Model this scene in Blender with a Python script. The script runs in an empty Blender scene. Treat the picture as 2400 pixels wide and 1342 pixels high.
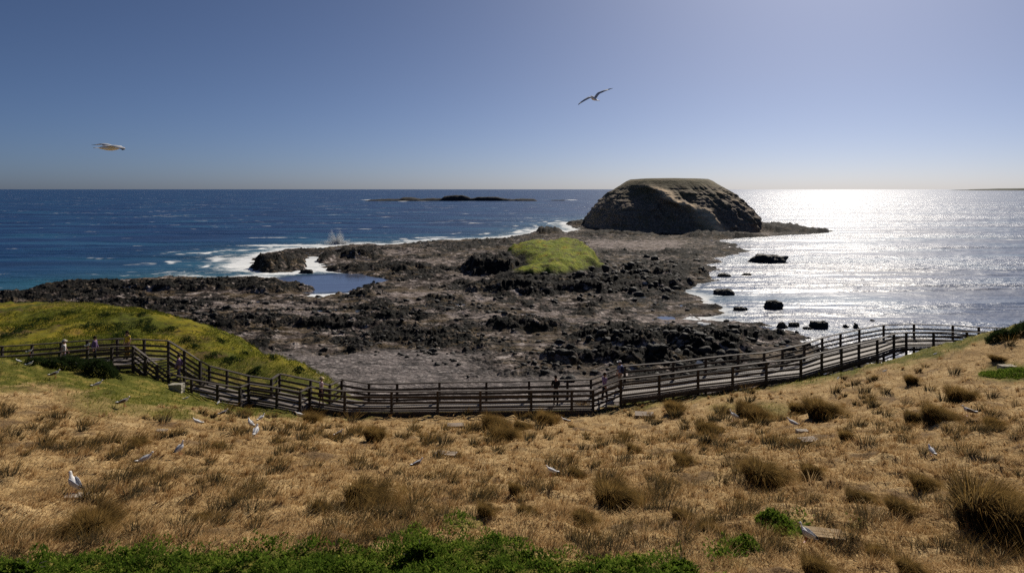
import bpy, bmesh, math, random
import numpy as np
from mathutils import Vector, Matrix, Euler

random.seed(7)
RNG = np.random.default_rng(7)
SC = bpy.context.scene
COL = SC.collection

# ------------------------------------------------------------------ camera
CAM_Z = 30.0
F = 1600.0            # focal length in photo pixels (2400 wide): 24 mm on 36 mm
HOR = 443.5           # horizon row of the photo
cam_d = bpy.data.cameras.new('camera')
cam_d.lens = 24.0
cam_d.sensor_width = 36.0
cam_d.shift_y = -(671.0 - HOR) / 2400.0
cam_d.clip_start = 0.1
cam_d.clip_end = 200000.0
cam = bpy.data.objects.new('camera', cam_d)
COL.objects.link(cam)
cam.location = (0, 0, CAM_Z)
cam.rotation_euler = (math.pi / 2, 0, 0)
SC.camera = cam

# ------------------------------------------------------------------ sky and sun
SUN_AZ = math.radians(26.0)      # to the right of straight ahead (+Y)
SUN_EL = math.radians(34.0)
world = bpy.data.worlds.new('World')
SC.world = world
world.use_nodes = True
nt = world.node_tree
nt.nodes.clear()
wo = nt.nodes.new('ShaderNodeOutputWorld')
bg = nt.nodes.new('ShaderNodeBackground')
sky = nt.nodes.new('ShaderNodeTexSky')
sky.sky_type = 'NISHITA'
sky.sun_disc = False
sky.sun_elevation = SUN_EL
sky.sun_rotation = SUN_AZ
sky.altitude = 100.0
sky.air_density = 0.5
sky.dust_density = 1.0
sky.ozone_density = 6.0
bg.inputs['Strength'].default_value = 0.056
tint = nt.nodes.new('ShaderNodeMix')      # slightly bluer air than the model gives
tint.data_type = 'RGBA'; tint.blend_type = 'MULTIPLY'; tint.inputs[0].default_value = 1.0
tc = nt.nodes.new('ShaderNodeTexCoord'); sep = nt.nodes.new('ShaderNodeSeparateXYZ')
nt.links.new(tc.outputs['Generated'], sep.inputs[0])
hz = nt.nodes.new('ShaderNodeValToRGB')      # sea air near the horizon is greyer than the model's warm band
hz.color_ramp.elements[0].position = 0.0; hz.color_ramp.elements[0].color = (0.955, 0.99, 1.07, 1)
hz.color_ramp.elements[1].position = 0.16; hz.color_ramp.elements[1].color = (1.03, 1.01, 1.03, 1)
nt.links.new(sep.outputs['Z'], hz.inputs[0])
nt.links.new(hz.outputs[0], tint.inputs[7])
nt.links.new(sky.outputs[0], tint.inputs[6])
nt.links.new(tint.outputs[2], bg.inputs[0])
nt.links.new(bg.outputs[0], wo.inputs[0])

sun_d = bpy.data.lights.new('sun', 'SUN')
sun_d.energy = 5.0
sun_d.angle = math.radians(0.53)
sun_d.color = (1.0, 0.92, 0.80)
sun = bpy.data.objects.new('sun', sun_d)
COL.objects.link(sun)
sdir = Vector((math.sin(SUN_AZ) * math.cos(SUN_EL), math.cos(SUN_AZ) * math.cos(SUN_EL), math.sin(SUN_EL)))
sun.rotation_euler = sdir.to_track_quat('Z', 'Y').to_euler()
sun.location = (200, 400, 300)

SC.view_settings.view_transform = 'Standard'
SC.view_settings.look = 'None'
SC.view_settings.exposure = -0.12
SC.view_settings.gamma = 1.0
SC.view_settings.use_curve_mapping = False
SC.render.engine = 'CYCLES'
SC.cycles.max_bounces = 6
SC.cycles.use_denoising = False
SC.cycles.sample_clamp_indirect = 3.0
SC.cycles.sample_clamp_direct = 25.0
SC.cycles.transparent_max_bounces = 8
SC.cycles.caustics_reflective = False
SC.cycles.caustics_refractive = False

# ------------------------------------------------------------------ small helpers
def tag(o, label=None, cat=None, group=None, kind=None):
    if label: o['label'] = label
    if cat: o['category'] = cat
    if group: o['group'] = group
    if kind: o['kind'] = kind
    return o

def W(px, py, Y):
    """world point that stands Y metres ahead in the direction of a photo measurement"""
    return Vector(((px - 1200.0) / F * Y, Y, CAM_Z - (py - HOR) / F * Y))

def P(px, py, z=0.0):
    Y = (CAM_Z - z) * F / (py - HOR)
    return Vector(((px - 1200.0) / F * Y, Y, z))

def mesh_np(name, co, faces, mat=None, smooth=False, attrs=None, parent=None):
    """co (n,3) array, faces (m,k) int array -> linked object"""
    me = bpy.data.meshes.new(name)
    co = np.asarray(co, dtype=np.float32)
    faces = np.asarray(faces, dtype=np.int32)
    k = faces.shape[1]
    me.vertices.add(len(co))
    me.vertices.foreach_set('co', co.ravel())
    me.loops.add(faces.size)
    me.loops.foreach_set('vertex_index', faces.ravel())
    me.polygons.add(len(faces))
    me.polygons.foreach_set('loop_start', np.arange(0, faces.size, k, dtype=np.int32))
    me.polygons.foreach_set('loop_total', np.full(len(faces), k, dtype=np.int32))
    if smooth:
        me.polygons.foreach_set('use_smooth', np.ones(len(faces), dtype=bool))
    me.update(calc_edges=True)
    if attrs:
        for an, av in attrs.items():
            av = np.asarray(av, dtype=np.float32)
            if av.ndim == 1:
                a = me.attributes.new(an, 'FLOAT', 'POINT')
                a.data.foreach_set('value', av)
            else:
                a = me.attributes.new(an, 'FLOAT_COLOR', 'POINT')
                if av.shape[1] == 3:
                    av = np.concatenate([av, np.ones((len(av), 1), np.float32)], 1)
                a.data.foreach_set('color', av.ravel())
    if mat: me.materials.append(mat)
    o = bpy.data.objects.new(name, me)
    COL.objects.link(o)
    if parent: o.parent = parent
    return o

def grid_faces(nr, nc):
    i = np.arange(nr * nc).reshape(nr, nc)
    return np.stack([i[:-1, :-1], i[:-1, 1:], i[1:, 1:], i[1:, :-1]], -1).reshape(-1, 4)

def obj_bm(name, bm, mat=None, parent=None, smooth=False):
    me = bpy.data.meshes.new(name)
    bm.to_mesh(me); bm.free()
    if smooth:
        for p in me.polygons: p.use_smooth = True
    if mat: me.materials.append(mat)
    o = bpy.data.objects.new(name, me)
    COL.objects.link(o)
    if parent: o.parent = parent
    return o

def empty(name, loc=(0, 0, 0), rz=0.0):
    o = bpy.data.objects.new(name, None)
    o.empty_display_size = 0.2
    COL.objects.link(o)
    o.location = loc
    o.rotation_euler = (0, 0, rz)
    return o

def copy_tree(o, parent=None):
    c = o.copy(); COL.objects.link(c)
    if parent: c.parent = parent
    for ch in [x for x in KIDS.get(o.name, [])]:
        copy_tree(ch, c)
    return c
KIDS = {}
def kids(o):
    """remember the children of a prototype, so copies need no scene scan"""
    KIDS[o.name] = list(o.children)
    for ch in o.children: kids(ch)

# ------------------------------------------------------------------ noise (numpy)
_perm = np.random.default_rng(3).permutation(256)
_perm = np.concatenate([_perm, _perm])
_ga = np.random.default_rng(4).uniform(0, 2 * np.pi, 256)
_gx, _gy = np.cos(_ga), np.sin(_ga)
def perlin(x, y):
    xi = np.floor(x).astype(np.int64); yi = np.floor(y).astype(np.int64)
    xf = x - xi; yf = y - yi
    u = xf * xf * xf * (xf * (xf * 6 - 15) + 10); v = yf * yf * yf * (yf * (yf * 6 - 15) + 10)
    def g(ix, iy, dx, dy):
        h = _perm[_perm[ix & 255] + (iy & 255)]
        return _gx[h] * dx + _gy[h] * dy
    a = g(xi, yi, xf, yf); b = g(xi + 1, yi, xf - 1, yf)
    c = g(xi, yi + 1, xf, yf - 1); d = g(xi + 1, yi + 1, xf - 1, yf - 1)
    return ((a + (b - a) * u) + ((c + (d - c) * u) - (a + (b - a) * u)) * v) * 1.5
def fbm(x, y, o=4, g=0.5):
    s = np.zeros_like(x, dtype=np.float64); a = 1.0; f = 1.0; n = 0
    for k in range(o):
        s += a * perlin(x * f + 17.3 * k, y * f - 9.1 * k); n += a; a *= g; f *= 2.03
    return s / n
def ridged(x, y, o=4):
    s = np.zeros_like(x, dtype=np.float64); a = 1.0; f = 1.0; n = 0
    for k in range(o):
        s += a * (1 - np.abs(perlin(x * f + 31.7 * k, y * f + 5.5 * k)) * 1.6); n += a; a *= 0.55; f *= 2.1
    return s / n
def sstep(a, b, x):
    t = np.clip((x - a) / (b - a), 0, 1)
    return t * t * (3 - 2 * t)

# ------------------------------------------------------------------ node helpers
class NB:
    def __init__(self, name):
        self.m = bpy.data.materials.new(name); self.m.use_nodes = True
        self.t = self.m.node_tree; self.t.nodes.clear()
        self.out = self.t.nodes.new('ShaderNodeOutputMaterial')
    def n(self, typ, **kw):
        x = self.t.nodes.new(typ)
        for k, v in kw.items(): setattr(x, k, v)
        return x
    def l(self, a, b): self.t.links.new(a, b)
    def set(self, sock, v):
        if hasattr(v, 'is_output') or isinstance(v, bpy.types.NodeSocket): self.l(v, sock)
        else:
            if isinstance(v, tuple) and len(v) == 3 and sock.type == 'RGBA': v = (*v, 1)
            sock.default_value = v
    def noise(self, vec, scale, detail=4, rough=0.55, dist=0.0):
        x = self.n('ShaderNodeTexNoise'); x.inputs['Scale'].default_value = scale
        x.inputs['Detail'].default_value = detail; x.inputs['Roughness'].default_value = rough
        x.inputs['Distortion'].default_value = dist
        if vec: self.l(vec, x.inputs['Vector'])
        return x.outputs['Fac']
    def voro(self, vec, scale, feature='F1', out='Distance'):
        x = self.n('ShaderNodeTexVoronoi', feature=feature); x.inputs['Scale'].default_value = scale
        if vec: self.l(vec, x.inputs['Vector'])
        return x.outputs[out]
    def pos(self): return self.n('ShaderNodeNewGeometry').outputs['Position']
    def objco(self): return self.n('ShaderNodeTexCoord').outputs['Object']
    def mapv(self, vec, scale=(1, 1, 1), rot=(0, 0, 0)):
        x = self.n('ShaderNodeMapping'); x.inputs['Scale'].default_value = scale; x.inputs['Rotation'].default_value = rot
        self.l(vec, x.inputs['Vector']); return x.outputs[0]
    def attr(self, name, out='Fac'):
        x = self.n('ShaderNodeAttribute', attribute_name=name); return x.outputs[out]
    def math(self, op, a, b=None, c=None, clamp=False):
        x = self.n('ShaderNodeMath', operation=op); x.use_clamp = clamp
        self.set(x.inputs[0], a)
        if b is not None: self.set(x.inputs[1], b)
        if c is not None: self.set(x.inputs[2], c)
        return x.outputs[0]
    def ramp(self, fac, stops, interp='LINEAR'):
        x = self.n('ShaderNodeValToRGB'); x.color_ramp.interpolation = interp
        e = x.color_ramp.elements
        while len(e) < len(stops): e.new(0.5)
        for k, (p, c) in enumerate(stops):
            e[k].position = p
            if isinstance(c, (int, float)): c = (c, c, c)
            e[k].color = (*c, 1)
        self.l(fac, x.inputs[0]); return x.outputs[0]
    def mix(self, fac, a, b, blend='MIX'):
        x = self.n('ShaderNodeMix', data_type='RGBA', blend_type=blend)
        self.set(x.inputs[0], fac); self.set(x.inputs[6], a); self.set(x.inputs[7], b)
        return x.outputs[2]
    def bump(self, h, strength=0.5, dist=0.1, normal=None):
        x = self.n('ShaderNodeBump'); x.inputs['Strength'].default_value = strength; x.inputs['Distance'].default_value = dist
        self.l(h, x.inputs['Height'])
        if normal: self.l(normal, x.inputs['Normal'])
        return x.outputs[0]
    def bsdf(self, color, rough=0.8, spec=0.3, normal=None, **kw):
        x = self.n('ShaderNodeBsdfPrincipled')
        self.set(x.inputs['Base Color'], color); self.set(x.inputs['Roughness'], rough)
        self.set(x.inputs['Specular IOR Level'], spec)
        if normal: self.l(normal, x.inputs['Normal'])
        for k, v in kw.items(): self.set(x.inputs[k], v)
        self.l(x.outputs[0], self.out.inputs[0])
        return x

def simple_mat(name, color, rough=0.7, spec=0.3, var=0.15, scale=20.0):
    b = NB(name)
    f = b.noise(b.objco(), scale, 3)
    lo = tuple(c * (1 - var) for c in color); hi = tuple(min(1, c * (1 + var)) for c in color)
    b.bsdf(b.ramp(f, [(0.3, lo), (0.7, hi)]), rough, spec)
    return b.m
# ================================================================== COAST OUTLINE (world metres at sea level)
_coast = [(-700, 790), (-300, 735), (-100, 712), (0, 692), (60, 681), (130, 668), (260, 658), (400, 647), (480, 651), (560, 648), (640, 653),
  (722, 662), (736, 674), (730, 692), (765, 696), (815, 682), (850, 672), (905, 656), (870, 648), (790, 641), (748, 624), (742, 600),
  (722, 602), (722, 628), (690, 640), (640, 641), (600, 633), (571, 622), (575, 608), (630, 592), (680, 582), (760, 581),
  (785, 575), (860, 571), (900, 575), (960, 569), (1060, 562), (1160, 558), (1240, 549), (1256, 540), (1300, 537), (1325, 545),
  (1350, 538), (1335, 529), (1325, 523), (1400, 515), (1500, 506), (1640, 506), (1760, 515), (1850, 530), (1962, 541), (1900, 549), (1800, 554), (1740, 557),
  (1690, 563), (1715, 571), (1755, 590), (1700, 601), (1680, 607), (1708, 614), (1655, 621), (1700, 632), (1650, 645), (1690, 658), (1640, 664),
  (1606, 684), (1650, 698), (1692, 735), (1648, 743), (1700, 753), (1770, 758), (1830, 766), (1880, 781), (1905, 800), (1960, 822), (2150, 850), (2900, 900),
  (2900, 1100), (-700, 1100)]
COAST = np.array([[P(a, b).x, P(a, b).y] for a, b in _coast])

def coast_dist(x, y):
    """signed distance to the coast, positive on land"""
    d2 = np.full(x.shape, 1e12); inside = np.zeros(x.shape, bool)
    n = len(COAST)
    for i in range(n):
        ax, ay = COAST[i]; bx, by = COAST[(i + 1) % n]
        dx, dy = bx - ax, by - ay
        t = np.clip(((x - ax) * dx + (y - ay) * dy) / (dx * dx + dy * dy), 0, 1)
        d2 = np.minimum(d2, (x - ax - t * dx) ** 2 + (y - ay - t * dy) ** 2)
        c = (ay > y) != (by > y)
        with np.errstate(divide='ignore', invalid='ignore'):
            xi = ax + (y - ay) * dx / (dy if dy != 0 else 1e-9)
        inside ^= c & (x < xi)
    return np.sqrt(d2) * np.where(inside, 1, -1)

# ================================================================== ROCK PLATFORM (shelf)
rows_v = np.concatenate([np.arange(497, 700, 0.85), np.arange(700, 1040, 1.1)])     # photo rows -> distances
Ys = CAM_Z * F / (rows_v - HOR)
us = np.arange(-0.95, 0.95, 2.1 / F)
U, YY = np.meshgrid(us, Ys)
X = U * YY
wx = X + 3.5 * fbm(X / 14, YY / 14, 3) ; wy = YY + 3.5 * fbm(X / 14 + 50, YY / 14 + 20, 3)
D = coast_dist(wx, wy)
D = D + 2.5 * fbm(X / 7, YY / 7, 4)

# blobs: px, py, z of centre, half width px, half depth m, height, rough
_blobs = [
  (380, 668, 1, 420, 11, 2.0, 1.0), (120, 690, 1, 260, 10, 1.6, 1.0), (640, 672, 1, 105, 9, 1.7, 1.0),
  (660, 612, 2, 62, 20, 4.6, 1.0), (610, 626, 0.5, 45, 10, 1.0, 0.8),
  (838, 590, 2, 66, 16, 3.8, 1.0), (770, 600, 1, 36, 22, 2.6, 1.0), (900, 625, 1, 160, 13, 2.2, 1.0), (990, 580, 2, 70, 15, 2.0, 1.0), (1100, 575, 1, 90, 20, 1.6, 1.0),
  (1285, 541, 2, 40, 12, 5.0, 1.0), (1160, 566, 1, 60, 12, 2.6, 1.0),
  (1000, 655, 0, 100, 6, 1.0, 0.8), (1060, 693, 1, 75, 4, 1.4, 1.0), (860, 683, 1, 40, 7, 1.4, 1.0),
  (1365, 518, 3, 45, 22, 4.0, 1.0), (1810, 533, 2, 80, 30, 5.2, 1.0), (1900, 540, 1, 62, 20, 3.2, 1.0), (1700, 548, 2, 120, 20, 3.4, 1.0), (1440, 548, 1, 110, 18, 2.4, .9),
  (1560, 625, 2, 120, 26, 3.2, 1.0), (1480, 660, 1, 170, 13, 2.8, 1.0), (1270, 672, 1, 200, 12, 3.6, 1.0), (1600, 590, 1, 60, 14, 2.0, 0.9), (1690, 582, 1, 60, 6, 1.2, 0.7),
  (1240, 770, 0, 130, 6, 1.3, 0.9), (1480, 800, 0, 170, 7, 1.9, 1.0), (1660, 815, 0, 120, 7, 2.2, 1.0), (1330, 845, 0, 90, 4, 1.3, 0.9),
  (1480, 845, 0, 120, 4, 1.8, 1.0), (1750, 790, 0, 110, 5, 0.9, 0.9), (800, 765, 0, 190, 5, 1.1, 0.9), (560, 760, 0, 200, 7, 1.2, 0.9), (1000, 800, 0, 130, 5, 0.8, 0.8), (300, 722, 0, 260, 10, 1.2, 0.9), (950, 745, 0, 120, 5, 0.8, 0.8),
]
pale = np.zeros_like(X)
_flats = [  # px, py, half px, half m, strength
  (1490, 572, 150, 40, 1.0), (1000, 612, 130, 14, .7), (1160, 600, 60, 20, .8), (1010, 690, 150, 7, 1.), (620, 715, 170, 5, .8), (1180, 740, 200, 7, .8),
  (1130, 700, 60, 6, 1.), (960, 590, 100, 10, .8), (1350, 745, 120, 6, .6), (760, 735, 130, 5, .7), (1560, 745, 100, 6, .8), (1080, 650, 60, 12, .6)]
rough = np.clip(0.42 + 1.5 * fbm(X / 22, YY / 30, 4) + 0.9 * fbm(X / 6, YY / 7, 3), 0, 1)
hb = np.zeros_like(X)
for px, py, z, hw, hd, h, r in _blobs:
    c = P(px, py, z); rx = hw / F * c.y
    q = np.sqrt(((X - c.x) / rx) ** 2 + ((YY - c.y) / hd) ** 2) + 0.35 * fbm(X / (rx * .5) + px, YY / (hd * .6) + py, 3)
    w = 1 - sstep(0.55, 1.05, q)
    hb = np.maximum(hb, h * w * (0.75 + 0.35 * fbm(X / 5 + px, YY / 5, 3)))
    rough = np.maximum(rough, w * r)
for px, py, hw, hd, s in _flats:
    c = P(px, py, .5); rx = hw / F * c.y
    q = np.sqrt(((X - c.x) / rx) ** 2 + ((YY - c.y) / hd) ** 2) + 0.5 * fbm(X / (rx * .4), YY / (hd * .5) + py, 3)
    w = 1 - sstep(0.5, 1.1, q)
    rough = rough * (1 - 0.85 * s * w); pale = np.maximum(pale, s * w)
far = sstep(90, 260, YY)
rg = ridged(X / 5.0, YY / 6.0, 5)
boul = np.abs(fbm(X / 1.3, YY / 1.6, 4))
strata = fbm(X / 30 + 4, YY / 4.0, 3)
land = sstep(-3.5, 3.0, D)
H = -1.3 + land * 1.62 + 0.16 * sstep(0, 30, D)
H += land * (0.30 * strata * (1 - rough) + rough * ((rg - 0.45) * 1.35 + 0.9 * boul * (1.2 - 0.4 * far)) + 0.12 * fbm(X / 1.1, YY / 1.1, 3))
led = 0.0
for (lx, ly, amp, sd) in ((26, 11, 0.50, 3.0), (9, 5, 0.28, 11.0)):
    s_ = (fbm(X / lx + sd, YY / ly + sd, 4) * 3.2 + 2); fr = s_ - np.floor(s_)
    led = led + amp * (np.floor(s_) - 2 + sstep(0.82, 1.0, fr) + 0.25 * fr)
H += land * np.clip(led, -0.55, 1.3) * (0.45 + 0.55 * rough)
H += hb * sstep(-2, 1.5, D)
# shingle beach under the boardwalk
beach = 1 - sstep(100, 118, YY + 0.10 * (X + 20) + 4 * fbm(X / 8, YY / 8, 3))
beach_l = (1 - sstep(118, 128, YY + 5 * fbm(X / 9, YY / 9, 3))) * (1 - sstep(-14, 2, X + 4 * fbm(X / 7 + 9, YY / 7, 2)))
shingle = np.clip(np.maximum(beach * (1 - sstep(8, 22, X)), beach_l), 0, 1) * sstep(0, 5, D)
H = H * (1 - shingle) + shingle * (0.9 + 0.5 * sstep(120, 95, YY) + 0.13 * np.abs(fbm(X / .7, YY / .7, 3)) + 0.25 * fbm(X / 9, YY / 5, 2))
rough = rough * (1 - 0.75 * shingle)
# green knoll
kx, ky = 14.0, 254.0
q = np.sqrt(((X - kx - 0.10 * (YY - ky)) / 25.0) ** 2 + ((YY - ky) / 50.0) ** 2) + 0.22 * fbm(X / 9, YY / 14, 4)
kn = 1 - sstep(0.55, 1.0, q)
H_k = kn * (3.3 + 6.4 * sstep(200, 288, YY)) + (0.5 * fbm(X / 4, YY / 6, 3) + 1.1 * fbm(X / 11 + 3, YY / 16, 3)) * kn
q2 = np.sqrt(((X + 7) / 13.0) ** 2 + ((YY - 250) / 20.0) ** 2) + 0.3 * fbm(X / 6, YY / 8, 4)
kl = 1 - sstep(0.55, 1.0, q2)
H_l = 6.8 * kl * (0.8 + 0.4 * fbm(X / 4, YY / 5, 4))
cut = np.exp(-(((X + 2.0 + 3 * fbm(YY / 9, X / 9, 2)) / 8.5) ** 2 + ((YY - 244) / 17.0) ** 2))       # dark hollow on the left flank
H_k -= 4.5 * cut * kn
Hm = np.maximum(H_k, H_l); H = np.maximum(H, np.where(Hm > 0.4, Hm + 0.25 * rg, -9))
grass = sstep(0.30, 0.55, kn + 0.25 * fbm(X / 5, YY / 8, 4)) * (1 - sstep(0.25, 0.55, cut + 0.15 * fbm(X / 3, YY / 5, 3))) * (1 - 0.95 * sstep(0.45, 0.8, kl * (X < 0)))
grass *= sstep(2.6, 4.0, H)
rough = np.maximum(rough, sstep(0.05, 0.2, np.maximum(kn, kl)))
for (a, c, hw, hd_) in [(730, 612, 14, 18), (745, 632, 22, 9), (1035, 634, 26, 3.2), (985, 634, 12, 2), (1560, 742, 22, 2.2), (1700, 741, 40, 2.0), (1450, 553, 50, 4), (1130, 700, 34, 1.6), (1265, 560, 18, 6), (880, 608, 44, 2.2), (1620, 745, 16, 1.4), (1360, 570, 26, 5), (640, 598, 22, 4),
        (1180, 612, 16, 3), (1060, 606, 22, 2), (700, 706, 20, 1.2), (1230, 735, 22, 1.0), (930, 648, 16, 2.5), (1490, 590, 24, 3), (1540, 604, 16, 2), (560, 712, 20, 1), (1395, 556, 22, 3)]:
    v_ = P(a, c, .2); rx = hw / F * v_.y
    q = np.sqrt(((X - v_.x) / rx) ** 2 + ((YY - v_.y) / hd_) ** 2) + 0.6 * fbm(X / (rx * .6) + a, YY / (hd_ * .8), 4)
    w = 1 - sstep(0.6, 1.1, q)
    H = H * (1 - w) + (-0.25) * w; rough = rough * (1 - .7 * w)
H[-1, :] -= 2
co = np.stack([X, YY, H], -1).reshape(-1, 3)

b = NB('shore_rock')
pos = b.pos()
rgh = b.attr('rough'); shg = b.attr('shingle'); grs = b.attr('grass')
n1 = b.noise(pos, 0.35, 6, 0.65); n2 = b.noise(pos, 1.6, 5, 0.7); n3 = b.noise(b.mapv(pos, (0.05, 0.16, 0.2)), 1.0, 4)
flat = b.ramp(n1, [(0.37, (0.022, 0.017, 0.014)), (0.46, (0.070, 0.053, 0.044)), (0.54, (0.165, 0.132, 0.116)), (0.63, (0.50, 0.43, 0.39))])
flat = b.mix(b.math('MULTIPLY', b.ramp(n3, [(0.47, 0.0), (0.56, 1.0)]), 0.6), flat, (0.10, 0.068, 0.025))
dark = b.ramp(n2, [(0.3, (0.006, 0.006, 0.006)), (0.55, (0.016, 0.015, 0.013)), (0.75, (0.042, 0.037, 0.028))])
n4 = b.noise(b.mapv(pos, (0.30, 0.42, 0.5)), 1.0, 7, 0.72, 0.6)
ro = b.math('ADD', b.math('MULTIPLY', rgh, 0.8), b.math('ADD', b.math('MULTIPLY', b.math('SUBTRACT', n2, 0.5), 0.7), b.math('MULTIPLY', b.math('SUBTRACT', n4, 0.5), 5.0)))
flat = b.mix(b.math('MULTIPLY', b.attr('pale'), b.ramp(n1, [(0.38, 0.15), (0.55, 0.75)])), flat, (0.36, 0.30, 0.275))
rock = b.mix(b.ramp(ro, [(0.30, 0.0), (0.46, 1.0)]), flat, dark)
pv = b.voro(pos, 1.8, out='Color'); pb = b.n('ShaderNodeSeparateColor'); b.l(pv, pb.inputs[0])
peb = b.ramp(pb.outputs[0], [(0.0, (0.05, 0.045, 0.043)), (0.5, (0.15, 0.13, 0.122)), (0.85, (0.30, 0.26, 0.24)), (1.0, (0.60, 0.54, 0.5))])
peb = b.mix(0.5, peb, b.ramp(n1, [(0.35, (0.06, 0.054, 0.054)), (0.65, (0.30, 0.255, 0.24))]))
peb = b.mix(b.ramp(n4, [(0.40, 0.8), (0.47, 0.0)]), peb, (0.035, 0.032, 0.03))
rock = b.mix(shg, rock, peb)
gc = b.ramp(b.noise(pos, 0.22, 5, 0.7), [(0.3, (0.05, 0.065, 0.008)), (0.45, (0.17, 0.21, 0.018)), (0.58, (0.26, 0.28, 0.02)), (0.7, (0.46, 0.30, 0.025))])
gc = b.mix(b.ramp(b.noise(b.mapv(pos, (0.5, 0.3, 0.4)), 1.0, 6, 0.75), [(0.50, 0.0), (0.60, 0.85)]), gc, (0.085, 0.062, 0.022))
rock = b.mix(grs, rock, gc)
bh = b.math('ADD', b.math('MULTIPLY', b.noise(pos, 1.1, 6, 0.7), 1.0), b.math('MULTIPLY', b.voro(pos, 1.4), 0.5))
nrm = b.bump(bh, 0.9, 0.5)
b.bsdf(rock, 0.85, 0.06, nrm)
MAT_SHORE = b.m
shelf = mesh_np('rock_platform', co, grid_faces(*X.shape), MAT_SHORE, True,
    {'rough': rough.ravel(), 'shingle': shingle.ravel(), 'grass': grass.ravel(), 'pale': pale.ravel()})
tag(shelf, 'dark rock shelf and shingle beach with tide pools and a grassy knoll', None, None, 'structure')

# ================================================================== DOMED ISLAND
ISX, ISY, IRX, IRY = (1566 - 1200) / F * 545, 545.0, 64.5, 92.0
prof = np.array([(0.0, 38.8), (0.30, 38.5), (0.45, 37.9), (0.50, 36.4), (0.61, 31.4), (0.72, 26.6), (0.82, 21.2), (0.90, 16.0), (0.955, 10.5), (1.0, 5.0), (1.03, 1.0), (1.06, -3.0)])
nr, na = 150, 520
rr = np.concatenate([np.linspace(0.02, 0.5, 30), np.linspace(0.5, 1.06, nr - 30)])
th = np.linspace(0, 2 * np.pi, na, endpoint=False)
R, T = np.meshgrid(rr, th, indexing='ij')
zz = np.interp(R, prof[:, 0], prof[:, 1])
ang = T
# gullies that run down the slope
gul = fbm(np.sin(ang) * 5.0 + np.cos(ang) * 4.0 + 3, zz / 13.0 + np.cos(ang) * 5, 5); gul2 = ridged(ang * 7 + R * 3, zz / 7.0, 4)
slope_w = sstep(0.5, 0.75, R)
rad = R * (1 + 0.05 * fbm(np.cos(ang) * 1.6, np.sin(ang) * 1.6, 2) * sstep(.3, 1, R)) + slope_w * (0.075 * gul + 0.022 * (gul2 - 0.5) + 0.030 * fbm(zz / 2.6, np.sin(ang) * 3 + np.cos(ang) * 2, 4)) * sstep(1.2, .9, R)
ex = np.sign(np.cos(ang)) * np.abs(np.cos(ang)) ** 0.92; ey = np.sign(np.sin(ang)) * np.abs(np.sin(ang)) ** 0.92
# spur running down towards the viewer
spa = -math.pi / 2 - 0.52 + 1.75 * (R - 0.62) + 0.05 * np.sin(R * 30)
spur = np.exp(-((ang - 2 * np.pi - spa) / 0.12) ** 2) * sstep(0.5, 0.72, R) * sstep(1.10, 0.98, R)
spur_l = np.exp(-((ang - 2 * np.pi - (spa - 0.40)) / 0.30) ** 2) * sstep(0.55, 0.75, R) * sstep(1.05, 0.95, R)
rad = rad + 0.07 * spur - 0.11 * spur_l
Xi = ISX + IRX * rad * ex; Yi = ISY + IRY * rad * ey
zz = zz + 0.8 * fbm(Xi / 9, Yi / 9, 4) * slope_w + 0.3 * fbm(Xi / 30, Yi / 30, 3)
co = np.stack([Xi, Yi, zz], -1).reshape(-1, 3)
i = np.arange(nr * na).reshape(nr, na); j = np.roll(i, -1, 1)
fc = np.stack([i[:-1], i[1:], j[1:], j[:-1]], -1).reshape(-1, 4)
cap = len(co); co = np.concatenate([co, [[ISX, ISY, 38.6]]])
fc = np.concatenate([fc, np.stack([np.full(na // 2, cap), i[0, 0::2], i[0, 1::2], np.roll(i[0, 0::2], -1)], -1)])
spa_attr = np.concatenate([(np.exp(-((ang - 2 * np.pi - spa - 0.03) / 0.085) ** 2) * sstep(0.52, 0.66, R) * (0.6 + 0.9 * fbm(Xi / 7, zz / 3, 3)) + 0.55 * np.exp(-((ang - 1.5 * np.pi - 0.62 - 0.9 * (R - 0.75)) / 0.05) ** 2) * sstep(0.6, 0.7, R) * sstep(.95, .85, R) * (0.5 + fbm(Xi / 5, zz / 3, 3))).ravel(), [0]])
top_attr = np.concatenate([(1 - sstep(0.42, 0.95, R + 0.25 * fbm(Xi / 14, zz / 4 + Yi / 25, 4))).ravel(), [1]])
b = NB('island_rock')
pos = b.pos()
n1 = b.noise(b.mapv(pos, (1, 1, 0.45)), 0.16, 6, 0.65); n2 = b.noise(pos, 0.7, 5, 0.7)
rockc = b.ramp(n2, [(0.36, (0.07, 0.058, 0.048)), (0.48, (0.17, 0.132, 0.102)), (0.56, (0.24, 0.18, 0.13)), (0.66, (0.36, 0.27, 0.19))])
veg = b.ramp(n1, [(0.3, (0.065, 0.058, 0.024)), (0.52, (0.115, 0.095, 0.040)), (0.72, (0.19, 0.135, 0.07))])
c1 = b.mix(b.attr('top'), rockc, veg)
c1 = b.mix(b.ramp(b.math('SUBTRACT', n1, 0.0), [(0.52, 0.0), (0.60, 0.5)]), c1, veg)
c1 = b.mix(b.math('MULTIPLY', b.attr('spine'), 1.5, clamp=True), c1, (0.68, 0.50, 0.31))
nrm = b.bump(b.math('ADD', b.noise(pos, 0.45, 6, 0.7), b.math('MULTIPLY', b.noise(b.mapv(pos, (1, 1, 2.5)), .25, 4), 1.0)), 0.45, 1.4)
b.bsdf(c1, 0.9, 0.15, nrm)
isl = mesh_np('rocky_island', co, fc, b.m, True, {'top': top_attr, 'spine': spa_attr})
tag(isl, 'flat-topped dome of dark rock rising at the end of the platform', None, None, 'structure')

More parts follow.
